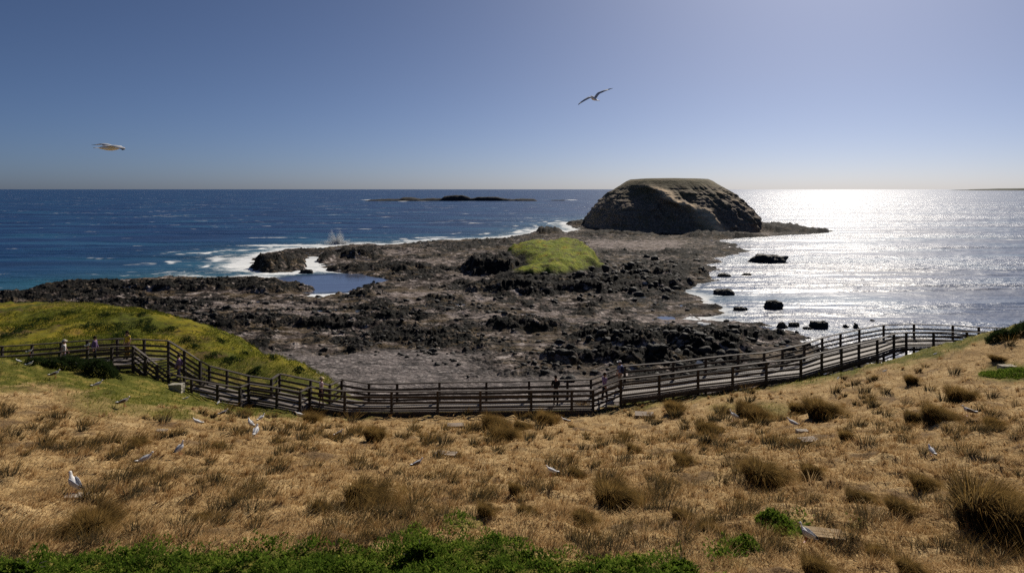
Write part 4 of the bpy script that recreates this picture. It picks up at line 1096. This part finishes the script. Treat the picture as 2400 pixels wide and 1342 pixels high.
gulls = [
 ('alert', 172, 1166, 50, 155, 'large gull standing upright on a pale slab above the left tussock'),
 ('alert', 423, 1072, 31, 70, 'grey-winged gull standing tall above and right of a white sitting gull'),
 ('sit', 343, 1088, 22, 30, 'white gull sitting in straw below left of the upright grey-winged gull'),
 ('stand', 600, 1028, 27, 95, 'front gull of the close trio on straw below the left fence'),
 ('stand', 587, 1006, 22, 140, 'left gull of the close trio on straw below the left fence'),
 ('stand', 613, 992, 18, 60, 'highest gull of the group on straw below the left fence'),
 ('brown', 525, 980, 18, 20, 'hunched dark gull at the lower edge of the left green grass'),
 ('stand', 461, 1002, 20, 180, 'white gull beside a bare patch where left green meets straw'),
 ('brown', 292, 956, 24, 10, 'dark-backed gull facing right on straw at the edge of the left green'),
 ('stand', 230, 914, 20, 20, 'white gull on left green grass above a dark-backed gull'),
 ('brown', 130, 889, 20, 15, 'gull with dark wings on green grass below the left bush'),
 ('sit', 70, 860, 11, 0, 'small white gull sitting on green grass left of the bush'),
 ('sit', 42, 851, 8, 180, 'tiny white gull at the far left crest of the green grass'),
 ('sit', 438, 939, 9, 0, 'tiny white gull sitting on green grass below the stairs'),
 ('sit', 512, 948, 7, 90, 'tiny white gull by the fence base right of the stairs'),
 ('stand', 700, 983, 18, 200, 'gull half hidden by the tussock at the fence bend'),
 ('brown', 795, 1028, 18, 30, 'gull crouching in straw left of the dark cone-shaped tussock'),
 ('brown', 980, 1104, 24, 20, 'dark-backed gull right of the big leaning tussock'),
 ('stand', 1291, 1122, 24, 170, 'white gull in the middle of the straw slope left of the big dome tussock'),
 ('brown', 1323, 996, 17, 185, 'gull with spread feathers below the pair of gold tussocks by the fence'),
 ('alert', 1718, 990, 26, 150, 'grey gull with raised head left of the twin tussocks'),
 ('sit', 1856, 999, 16, 150, 'grey gull sitting low between twin tussocks and the wooden box'),
 ('stand', 2183, 1075, 24, 90, 'white gull standing below the tall dark tussock on the right'),
 ('brown', 2268, 980, 26, 170, 'big gull with mottled back right of the paired dark tussocks'),
 ('alert', 1888, 1283, 46, 145, 'pale gull in front of the grassed-over nest box near the lower edge'),
 ('sit', 2193, 834, 6, 0, 'tiny white gull on the right slope near the boardwalk end'),
 ('sit', 2075, 874, 6, 0, 'tiny white gull on green turf under the right boardwalk'),
 ('sit', 2365, 789, 8, 0, 'small white gull just below the right shrub'),
 ('sit', 1965, 891, 6, 40, 'tiny white gull on green turf below the curving right fence'),
]
for g_ in gulls: gull(*g_)
rt = front[5] + (front[6] - front[5]) * 0.02 + Vector((0, 0, RAIL + .036))
gull('stand', 205, 818, 14, -20, 'gull perched on the fence rail between two people on the left', rt)
rt = front[3] + Vector((0, 0, RAIL + .036))
gull('stand', 70, 831, 13, 0, 'gull perched on the fence rail at the far left', rt)

def flying(name, c, axis, up, L, R_w, label):
    """c centre, axis = flight direction, L / R_w: wing stations as offsets from the centre (root, wrist, tip) in metres"""
    root = empty(name, c); tag(root, label, 'gull', 'gulls in flight')
    axis = axis.normalized(); side = axis.cross(up).normalized(); upn = side.cross(axis).normalized()
    bm = bmesh.new()
    prof = [(-.19, .004, .006, 0), (-.13, .030, .026, 0), (-.05, .050, .046, 0), (.03, .054, .052, 0), (.10, .042, .042, .004), (.145, .030, .031, .010), (.175, .026, .026, .012), (.195, .012, .012, .010)]
    loft(bm, [(axis * x + upn * z, a, b_, side, upn) for x, a, b_, z in prof])
    bm2 = [axis * -.15 + side * -.02, axis * -.15 + side * .02, axis * -.26 + side * .06, axis * -.26 + side * -.06]
    t = [bm.verts.new(v + upn * .004) for v in bm2]; b_ = [bm.verts.new(v - upn * .004) for v in bm2]
    bm.faces.new(t); bm.faces.new(b_[::-1])
    for i in range(4): bm.faces.new([t[i], b_[i], b_[(i + 1) % 4], t[(i + 1) % 4]])
    bmesh.ops.recalc_face_normals(bm, faces=bm.faces)
    obj_bm('body', bm, M_GW, root, True)
    bm = bmesh.new(); loft(bm, [(axis * .19 + upn * .010, .008, .008, side, upn), (axis * .235 + upn * .004, .002, .003, side, upn)], 8); obj_bm('beak', bm, M_GR, root, True)
    for W_ in (L, R_w):
        ro, wr, tp = (Vector(v) for v in W_)
        st = [(ro, .15, .016), (ro.lerp(wr, .5) + upn * .012, .148, .014), (wr, .145, .012), (wr.lerp(tp, .35) + axis * -.012, .125, .009), (wr.lerp(tp, .7) + axis * -.045, .085, .006)]
        tipst = [(wr.lerp(tp, .7) + axis * -.045, .084, .0055), (wr.lerp(tp, .88) + axis * -.075, .05, .004), (tp + axis * -.11, .012, .002)]
        for nm, ss, mt in (('wing', st, M_GG), ('wing_tip', tipst, M_GB)):
            bm = bmesh.new()
            loft(bm, [(p + axis * (-.01), ch / 2, th, axis, (W_n := (axis.cross((tp - ro).normalized())).normalized())) for p, ch, th in ss], 10)
            bmesh.ops.recalc_face_normals(bm, faces=bm.faces)
            if nm == 'wing': wing = obj_bm('wing', bm, mt, root, True)
            else: obj_bm('wing_tip', bm, mt, wing, True)
    return root
flying('gull', W(1392, 231, 18), Vector((-.30, .90, .34)), ZA, [(-.035, 0, .012), (-.13, .02, .03), (-.47, -.03, -.15)], [(.035, 0, .03), (.13, .03, .15), (.45, -.02, .29)], 'dark gull soaring with wings stretched high over the domed island')
flying('gull', W(258, 346.5, 12.5), Vector((.86, .50, .03)), Vector((.0, -.1, 1)), [(-.03, .03, .02), (-.15, .08, .075), (-.33, .22, .066)], [(.05, -.03, .02), (.20, -.10, .02), (.50, -.24, -.055)], 'pale gull gliding to the right over the blue sea on the left')
# ================================================================== TUSSOCKS
def tussock_mesh(seed, n=4200, lean=0.35, spread=0.62, droop=0.36):
    """dense mop of blades that rise, part and arch over with the wind, round a dark core that stands for the shade inside"""
    r = np.random.default_rng(seed)
    a = r.uniform(0, 2 * np.pi, n); rr_ = np.sqrt(r.uniform(0, 1, n)); rad = 0.26 * rr_
    x = rad * np.cos(a); y = rad * np.sin(a)
    dx = np.cos(a) * rr_ * spread + lean + r.normal(0, .16, n); dy = np.sin(a) * rr_ * spread + r.normal(0, .16, n) + 0.05
    q = np.hypot(dx, dy) + 1e-6
    bend = np.clip(0.10 + 0.95 * q + r.normal(0, .10, n), 0.05, 1.45)
    clump = 0.85 + 0.25 * np.sin(a * 5 + seed) * rr_
    ln = (0.62 + 0.36 * r.uniform(0, 1, n) ** .6) * clump
    v, f, t, ti = blades(np.stack([x, y, np.full(n, -.08)], -1), ln, dx / q, dy / q, bend, r.uniform(.009, .017, n), np.clip(r.normal(.5, .28, n), 0, 1), 5, droop)
    # dark inner dome: shade between the blades put in as a shape
    m = 18; th_ = np.linspace(0, 2 * np.pi, m, endpoint=False); core = []
    for k, (rk, zk) in enumerate([(.22, -.08), (.23, .06), (.21, .16), (.15, .25), (.07, .31), (.01, .33)]):
        w = 1 + .12 * np.sin(th_ * 4 + seed + k); core.append(np.stack([rk * w * np.cos(th_) + lean * .35 * zk, rk * w * np.sin(th_), np.full(m, zk)], -1))
    core = np.concatenate(core); i_ = np.arange(6 * m).reshape(6, m); j_ = np.roll(i_, -1, 1)
    tri = np.concatenate([np.stack([i_[:-1], j_[:-1], j_[1:]], -1).reshape(-1, 3), np.stack([i_[:-1], j_[1:], i_[1:]], -1).reshape(-1, 3)]) + len(v)
    return np.concatenate([v, core]), np.concatenate([f, tri]), np.concatenate([t, np.zeros(len(core))]), np.concatenate([ti, np.full(len(core), .15)])
TM = []
for sd, ln_, sp in ((1, .32, .62), (2, .48, .58), (3, .22, .55), (4, .55, .5), (5, .30, .75), (6, .10, .55)):
    v, f, t, ti = tussock_mesh(sd, 4200, ln_, sp, {2: .52, 4: .55, 1: .42}.get(sd, .38))
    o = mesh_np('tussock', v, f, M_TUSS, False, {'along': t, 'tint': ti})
    TM.append(o.data); bpy.data.objects.remove(o)
_t = [  # px, py of the foot, height px, width factor, mesh, label
 (218, 1252, 98, 1.25, 5, 'big upright dark tussock on the left, below the gull on the slab'),
 (850, 1182, 95, 1.15, 1, 'big tussock leaning right in the middle left of the straw slope'),
 (876, 1034, 56, .95, 2, 'dark cone-shaped tussock below the straight stretch of fence'),
 (727, 990, 40, 1.0, 0, 'gold tussock at the bend of the fence'),
 (1150, 1008, 66, .8, 1, 'tall gold tussock overlapping the fence beside a wider one'),
 (1178, 1032, 62, 1.05, 0, 'wide dark tussock just below the tall gold one by the fence'),
 (1217, 1006, 36, 1.0, 3, 'small tussock right of the wide dark one by the fence'),
 (1278, 994, 52, .9, 0, 'narrow gold tussock against the middle fence'),
 (1365, 966, 38, 1.1, 5, 'low yellow tussock just left of the short steps'),
 (1578, 968, 46, 1.0, 2, 'round gold tussock right of the flat wooden box lid'),
 (1652, 1016, 52, 1.0, 1, 'dark tussock left of the grey gull'),
 (1745, 975, 66, .85, 3, 'back tussock of the twin pair below the right boardwalk'),
 (1770, 986, 58, 1.0, 0, 'front tussock of the twin pair below the right boardwalk'),
 (1868, 966, 38, 1.1, 2, 'short dark tussock left of the large gold-crested one'),
 (1920, 978, 78, 1.0, 0, 'large gold-crested tussock below the right boardwalk'),
 (1785, 1132, 92, 1.05, 4, 'big round dark tussock in the right half of the slope'),
 (1437, 1185, 98, 1.1, 0, 'big dome tussock in the middle of the straw slope'),
 (1983, 1034, 42, .9, 2, 'small dark tussock right of the wooden nest box'),
 (2190, 992, 78, .9, 1, 'tall dark tussock of the pair on the right slope'),
 (2140, 990, 46, 1.15, 3, 'low spreading tussock leaning on the tall dark one'),
 (2247, 942, 62, 1.0, 0, 'gold tussock above the mottled gull on the right slope'),
 (1900, 1114, 44, 1.1, 2, 'medium brown tussock right of the big round dark one'),
 (1368, 1228, 48, 1.1, 4, 'small dark tussock below left of the big dome tussock'),
 (1136, 1206, 44, 1.0, 0, 'left one of two small dark tussocks low in the middle'),
 (1227, 1206, 40, 1.0, 1, 'right one of two small dark tussocks low in the middle'),
 (2325, 1240, 190, 1.1, 1, 'huge tussock sweeping right near the right edge'),
 (2398, 1266, 160, 1.1, 3, 'second huge tussock cut by the right edge'),
 (2056, 1310, 56, 1.0, 2, 'dark tussock low on the right near the lower edge'),
 (1908, 1345, 72, .95, 0, 'tussock at the lower edge below the pale gull'),
 (2130, 1345, 52, 1.1, 4, 'tussock at the lower edge right of the pale gull'),
 (745, 1200, 42, .8, 1, 'small dark spike tussock left of the big leaning one'),
 (470, 1228, 46, 1.1, 3, 'brown tuft low on the left right of the big upright tussock'),
 (1345, 1118, 38, .8, 1, 'thin spiky tuft right of the white gull in mid slope'),
 (1600, 1086, 38, 1.2, 4, 'wide low brown tuft left of the big round dark tussock'),
 (1205, 1158, 46, .7, 0, 'thin upright tuft in mid slope left of the big dome'),
 (510, 1056, 32, 1.0, 4, 'dark round tuft right of the tall grey-winged gull'),
 (320, 1043, 34, 1.2, 0, 'brown tuft high on the left straw slope'),
 (680, 1100, 1, 1.0, 0, None),
 (1960, 1185, 1, 1, 0, None),
 (2160, 1142, 52, 1.1, 0, 'brown tussock in front of the standing white gull on the right'),
 (2005, 1172, 44, 1.3, 3, 'low wide brown tuft below the medium brown tussock on the right'),
 (2105, 1200, 50, 1.2, 4, 'grey-brown tuft left of the huge tussocks'),
 (1660, 1250, 44, 1.1, 2, 'dark tuft low between the big dome and the nest box'),
 (1590, 1215, 40, 1.0, 1, 'small brown tuft right of the big dome tussock'),
 (1480, 1062, 40, .7, 3, 'narrow brown tuft above the big dome tussock'),
 (2325, 1000, 36, 1.1, 2, 'dark tuft right of the mottled gull'),
 (2335, 845, 24, 1.3, 4, 'small dark tuft on the right crest above the green patch'),
 (2135, 900, 36, .9, 2, 'twiggy dark tuft below the end of the right boardwalk'),
]
for px, py, h, wf, m, lab in _t:
    if lab is None: continue
    c = G(px, py)
    o = bpy.data.objects.new('tussock', TM[m]); COL.objects.link(o)
    s = h / F * c.y / (0.74 if m not in (1, 3) else 0.68) * 0.86
    o.location = c; o.scale = (s * wf * .92, s * wf * .92, s); o.rotation_euler = (0, 0, random.uniform(-.35, .35))
    tag(o, lab, 'tussock', 'tussocks on the slope')

# smaller tufts, past counting
parts = []
tx, ty = screen_scatter(2600, 8.4, 42.0); tz = ground(tx, ty)
k = (green_mask(tx, ty, tz) < 0.45) & (fbm(tx / 3 + 7, ty / 3, 3) + 0.25 * fbm(tx, ty, 2) > 0.02) & (RNG.uniform(0, 1, len(tx)) < np.clip((ty - 4) / 18, .22, 1))
tx, ty = tx[k], ty[k]
r = np.random.default_rng(21); per = 46
sz = np.repeat(r.uniform(0.30, 0.75, len(tx)) ** 1.2 * (0.75 + ty / 60), per); cx = np.repeat(tx, per); cy = np.repeat(ty, per); n = len(cx)
a = r.uniform(0, 2 * np.pi, n); rad = 0.26 * np.sqrt(r.uniform(0, 1, n))
x = cx + rad * np.cos(a) * sz; y = cy + rad * np.sin(a) * sz
dx = np.cos(a) * rad / .26 + .5 + r.normal(0, .25, n); dy = np.sin(a) * rad / .26 + r.normal(0, .25, n); q = np.hypot(dx, dy) + 1e-6
parts.append(blades(np.stack([x, y, ground(x, y) - .03], -1), r.uniform(.5, .95, n) * sz, dx / q, dy / q, np.clip(.25 + .8 * q / 1.5, .05, 1.45), np.clip(0.0010 * y, .008, .04) * r.uniform(.8, 1.4, n), np.clip(r.normal(.4, .25, n), 0, 1)))
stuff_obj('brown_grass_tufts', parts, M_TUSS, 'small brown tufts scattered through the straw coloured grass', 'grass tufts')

# ================================================================== SHRUBS
def shrub(px, py, w_px, h_px, label, n=5000, depth=1.0, leaf=.06, mat=M_SHRUB, foot=None):
    c = foot if foot is not None else G(px, py)
    rx = w_px / 2 / F * c.y; h = h_px / F * c.y; ry = rx * depth
    root = empty('shrub', c); tag(root, label, 'shrub', 'shrubs on the slope')
    r = np.random.default_rng(int(px * 7 + py))
    a = r.uniform(0, 2 * np.pi, n); ct = r.uniform(0, 1, n); st = np.sqrt(1 - ct ** 2); sh = r.uniform(.55, 1.02, n) ** .6
    lump = 0.8 + 0.45 * fbm(np.cos(a) * st * 2.5 + px, np.sin(a) * st * 2.5 + ct * 2, 3)
    x = rx * st * np.cos(a) * sh * lump; y = ry * st * np.sin(a) * sh * lump; z = h * ct * sh * lump
    zo = ground(c.x + x, c.y + y) - c.z
    az = a + r.normal(0, .8, n)
    v, f, t, ti = blades(np.stack([x, y, z + zo - .02], -1), r.uniform(.6, 1.3, n) * leaf, np.cos(az), np.sin(az), r.uniform(.3, 1.5, n), r.uniform(.5, .9, n) * leaf * .8, np.clip(r.normal(.45, .28, n) + .3 * fbm(x / rx * 3, z / h * 3, 2), 0, 1))
    mesh_np('foliage', v, f, mat, False, {'along': t, 'tint': ti}, root)
    bm = bmesh.new()
    for k in range(7):
        aa = k / 7 * 6.28 + random.uniform(-.3, .3); tip = Vector((math.cos(aa) * rx * .6, math.sin(aa) * ry * .6, h * random.uniform(.45, .75)))
        loft(bm, [(Vector((0, 0, -.1)), .02, .02, XA, YA), (tip * .5 + Vector((0, 0, .05)), .014, .014, XA, YA), (tip, .005, .005, XA, YA)], 6)
    obj_bm('stem', bm, M_POST, root)
    return root
shrub(238, 880, 100, 48, 'round dark green bush beside the stair landing', 6500, .8, .085)
shrub(160, 862, 130, 34, 'low wide green bush left of the round dark bush', 6000, .7, .085)
shrub(95, 852, 80, 18, 'small flat green bush at the far left below the fence', 2200, .8, .08)
shrub(2345, 796, 80, 30, 'green bush covering the end of the right boardwalk', 4500, .9, .09)
shrub(2405, 782, 90, 34, 'green bush cut by the right edge on the crest', 4500, .9, .09)
shrub(985, 1325, 130, 66, 'rounded dark green bush low in the middle of the ground cover', 5200, .8, .045, M_LEAF)
shrub(760, 1345, 150, 42, 'flat dark green bush left of the rounded one at the lower edge', 4200, .8, .045, M_LEAF)
shrub(1590, 1350, 100, 42, 'dark green clump at the right end of the ground cover', 3200, .8, .045, M_LEAF)
shrub(60, 1350, 150, 40, 'leafy green clump in the lower left corner', 3600, .8, .045, M_LEAF)

# ================================================================== NEST BOXES, SLABS
M_LID = wood('pale_weathered_board', (0.20, 0.15, 0.11), (0.38, 0.30, 0.22), .8)
M_BOX = wood('dark_box_timber', (0.06, 0.045, 0.035), (0.13, 0.10, 0.075), .85)
M_OLDLID = wood('straw_covered_board', (0.16, 0.10, 0.055), (0.36, 0.26, 0.14), .9)
def nest_box(px, py, w_px, yaw, label, tilt=0.0, hf=.30, df=.6, lidmat=None):
    c = G(px, py); w = .85 * w_px / F * c.y; d = w * df; h = w * hf * .75
    root = empty('nest_box', c, math.radians(yaw)); tag(root, label, 'nest box', 'wooden nest boxes on the slope')
    root.rotation_euler = (tilt, 0, math.radians(yaw))
    t = .03
    bm = bmesh.new()
    for (cx, cy, sx, sy) in ((-w / 2 + t / 2, 0, t, d), (w / 2 - t / 2, 0, t, d), (0, d / 2 - t / 2, w - 2 * t - .004, t), (w * .18, -d / 2 + t / 2, w * .6, t)):
        bmesh.ops.create_cube(bm, size=1, matrix=Matrix.Translation((cx, cy, h / 2 - .06)) @ Matrix.Diagonal((sx, sy, h, 1)))
    obj_bm('side_walls', bm, M_BOX, root); root.children[-1].name = 'box_wall'
    bm = bmesh.new()
    nb = 4
    for k in range(nb):
        bmesh.ops.create_cube(bm, size=1, matrix=Matrix.Translation((0, (k - (nb - 1) / 2) * (d + .12) / nb, h - .04 + random.uniform(-.004, .004))) @ Matrix.Diagonal((w + .14, (d + .12) / nb * .96, .035, 1)))
    bmesh.ops.bevel(bm, geom=bm.edges[:], offset=.005, segments=1, affect='EDGES')
    obj_bm('lid', bm, lidmat or M_LID, root)
    return root
nest_box(1068, 1000, 38, 4, 'small wooden nest box with pale lid below the middle fence')
nest_box(1510, 976, 44, -8, 'flat wooden nest box with pale lid right of the short steps', .05)
nest_box(1895, 1034, 40, 12, 'wooden nest box with open dark front on the right slope')
nest_box(1930, 1254, 84, -14, 'large grassed-over nest box behind the pale gull', -.12, .16, .7, M_OLDLID)
nest_box(1045, 1064, 44, -12, 'sunken nest box with tilted boards in mid slope', -.08, .2)
def slab(px, py, w_px, label, col=(.42, .36, .29), hf=.16, df=.6, yaw=0):
    c = G(px, py); w = w_px / F * c.y
    bm = bmesh.new()
    bmesh.ops.create_cube(bm, size=1, matrix=Matrix.Diagonal((w, w * df, w * hf * 1.6, 1)))
    bmesh.ops.subdivide_edges(bm, edges=bm.edges[:], cuts=5, use_grid_fill=True)
    for v in bm.verts:
        v.co += Vector((perl3(v.co * 6 / w, 1), perl3(v.co * 6 / w, 2), perl3(v.co * 6 / w, 3))) * w * .05
    o = obj_bm('stone_slab', bm, simple_mat('pale_stone', col, .9, .1, .25, 6), None, False)
    o.location = c + Vector((0, 0, w * hf * .35)); o.rotation_euler = (0, 0, math.radians(yaw)); tag(o, label, 'stone', 'pale stones on the slope')
    return o
from mathutils import noise as mnoise
def perl3(v, s): return mnoise.noise(Vector((v.x + 13.1 * s, v.y - 7.7 * s, v.z + 3.3 * s)))
slab(178, 1168, 46, 'pale stone slab under the large upright gull', yaw=8)
slab(2360, 862, 34, 'flat pale slab on the right slope above the green patch', (.48, .42, .33))
slab(378, 1012, 24, 'small pale stone on the left straw below the green grass')
slab(414, 916, 30, 'pale stone block at the foot of the stairs', (.40, .37, .30), .5)
slab(1880, 1012, 26, 'small pale board-like stone behind the open nest box')

# ================================================================== ROCKS STANDING IN THE SEA
def sea_rock(px, py, w_px, h_px, label, seed, flat=1.0, peak=0.0):
    c = P(px, py, 0.0); rx = 0.8 * w_px / 2 / F * c.y; h = 0.9 * h_px / F * c.y
    bm = bmesh.new(); bmesh.ops.create_icosphere(bm, subdivisions=4, radius=1)
    for v in bm.verts:
        d = v.co.copy()
        k = 1 + .34 * perl3(d * 1.3, seed) + .22 * perl3(d * 3.1, seed + 3) + .12 * perl3(d * 7, seed + 5)
        u = Vector((d.x * k * (1 + .25 * perl3(d * .8, seed + 9)), d.y * k, d.z * k))
        if u.z > .62: u.z = .62 + (u.z - .62) * flat
        v.co = Vector((u.x * rx, u.y * rx * .75, u.z * h * 1.25 + peak * u.x * h))
    o = obj_bm('sea_rock', bm, M_SROCK, None, False)
    o.location = c + Vector((0, rx * .4, -.05)); o.rotation_euler = (0, 0, seed)
    o.rotation_euler = (0, 0, 0)
    tag(o, label, 'rock', 'rocks standing in the bay')
b = NB('wet_rock')
n = b.noise(b.pos(), 1.4, 5, .7)
b.bsdf(b.ramp(n, [(.3, (.012, .011, .010)), (.7, (.05, .044, .036))]), .75, .3, b.bump(b.noise(b.pos(), 2.5, 5, .7), .8, .3))
M_SROCK = b.m
sea_rock(1815, 724, 54, 24, 'blocky flat-topped boulder standing alone in the bright bay', 1, .25)
sea_rock(1805, 615, 96, 18, 'long ragged rock farthest out in the bay', 2, .8, .1)
sea_rock(1702, 690, 58, 12, 'low jagged rock close to the platform edge', 3, .8)
sea_rock(1735, 727, 40, 8, 'low dark rock left of the blocky boulder', 4, .7)
sea_rock(1922, 768, 56, 14, 'pointed low rock right of two small ones near the beach', 5, 1)
sea_rock(1835, 768, 34, 13, 'left one of the paired rocks near the bay beach', 6, .7)
sea_rock(1862, 765, 34, 10, 'flat right one of the paired rocks near the bay beach', 7, .5)
sea_rock(1893, 771, 24, 6, 'tiny flat rock left of the pointed low rock', 8, .6)
sea_rock(1983, 767, 16, 6, 'left of two tiny round rocks in front of the right fence', 9, 1)
sea_rock(2007, 768, 16, 9, 'right of two tiny round rocks in front of the right fence', 10, 1)
sea_rock(1752, 645, 26, 5, 'small low rock between the platform and the long ragged rock', 11, .8)
sea_rock(1700, 648, 40, 7, 'narrow rock just off the platform edge', 12, .8)
sea_rock(716, 640, 44, 9, 'dark low rock in the mouth of the inlet', 13, .6)
sea_rock(876, 661, 10, 4, 'tiny rock in the blue inlet', 14, .8)
sea_rock(2045, 752, 12, 4, 'tiny dark rock above the right fence in the bay', 15, .8)

# ---- boulders strewn on the beach edge (past counting)
pts = []
r = np.random.default_rng(33)
V_, F_ = [], []; off = 0
bm = bmesh.new(); bmesh.ops.create_icosphere(bm, subdivisions=2, radius=1); bm.verts.ensure_lookup_table()
iv = np.array([v.co[:] for v in bm.verts]); jf = np.array([[v.index for v in f.verts] for f in bm.faces]); bm.free()
def shelf_z(x, y):
    u = np.clip((x / y - us[0]) / (us[1] - us[0]), 0, len(us) - 1.001).astype(int)
    rv = HOR + CAM_Z * F / y
    j = np.clip(np.searchsorted(rows_v, rv), 0, len(rows_v) - 1)
    return H[j, u]
def grass_at(x, y):
    u = int(np.clip((x / y - us[0]) / (us[1] - us[0]), 0, len(us) - 1)); j = int(np.clip(np.searchsorted(rows_v, HOR + CAM_Z * F / y), 0, len(rows_v) - 1))
    return grass[j, u]
def strew(n, cx, cy, sx, sy, s0, s1):
    global off
    px = r.normal(cx, sx, n); py = r.normal(cy, sy, n)
    for a, c in zip(px, py):
        if c < 560 or c > 905: continue
        q = P(a, c, .8); z = float(shelf_z(np.array([q.x]), np.array([q.y]))[0])
        if z < -.5 or grass_at(q.x, q.y) > .1: continue
        s = r.uniform(s0, s1) ** 1.0 * r.uniform(.6, 1)
        k = 1 + .35 * np.sin(iv @ r.normal(0, 2.2, 3) + r.uniform(0, 6)) * .5 + .2 * np.sin(iv @ r.normal(0, 5, 3))
        v = iv * k[:, None] * np.array([s * r.uniform(.8, 1.4), s * r.uniform(.7, 1.2), s * r.uniform(.5, .9)]) + np.array([q.x, q.y, z + s * .15])
        V_.append(v); F_.append(jf + off); off += len(v)
strew(110, 1560, 820, 170, 26, .3, 1.3); strew(120, 1750, 790, 110, 20, .15, .7); strew(120, 1350, 830, 130, 25, .2, .7); strew(220, 1000, 790, 160, 30, .2, .6); strew(200, 1150, 700, 260, 30, .3, .9); strew(160, 500, 740, 180, 18, .3, .9); strew(160, 1500, 650, 120, 20, .5, 1.5)
o = mesh_np('boulders', np.concatenate(V_), np.concatenate(F_), M_SROCK, False)
tag(o, 'dark boulders strewn in heaps over the rock platform and beach', 'boulders', None, 'stuff')

# ---- spray where a wave hits the platform
r = np.random.default_rng(5)
c = P(782, 573, 0); nn = 9000
tt = r.uniform(0, 1, nn) ** .7; ax_ = r.normal(0, .55, nn)
x = c.x + 5.6 * ax_ * (0.4 + tt) + r.normal(0, .5, nn) + 1.6; z = 9.0 * tt * np.exp(-(ax_ * 1.1 + .2) ** 2) * r.uniform(.1, 1, nn) ** .8 * (.75 + .4 * np.sin(ax_ * 9)) + .1; y = c.y + 3 + r.normal(0, 1.4, nn)
s = r.uniform(.04, .15, nn) * (1.1 - .6 * tt)
tet = np.array([[1, 1, 1], [-1, -1, 1], [-1, 1, -1], [1, -1, -1]]) * .8
v = (tet[None] * s[:, None, None] * r.uniform(.6, 1.3, (nn, 4, 1)) + np.stack([x, y, z], -1)[:, None]).reshape(-1, 3)
f = (np.array([[0, 1, 2], [0, 3, 1], [0, 2, 3], [1, 3, 2]])[None] + (np.arange(nn) * 4)[:, None, None]).reshape(-1, 3)
b = NB('white_spray')
d = b.n('ShaderNodeBsdfDiffuse'); d.inputs[0].default_value = (.85, .86, .87, 1); tr = b.n('ShaderNodeBsdfTranslucent'); tr.inputs[0].default_value = (.8, .82, .83, 1)
m = b.n('ShaderNodeMixShader'); m.inputs[0].default_value = .5; b.l(d.outputs[0], m.inputs[1]); b.l(tr.outputs[0], m.inputs[2]); b.l(m.outputs[0], b.out.inputs[0])
o = mesh_np('wave_spray', v, f, b.m, False); tag(o, 'white spray bursting where a wave hits the rocks', 'spray', None, 'stuff')
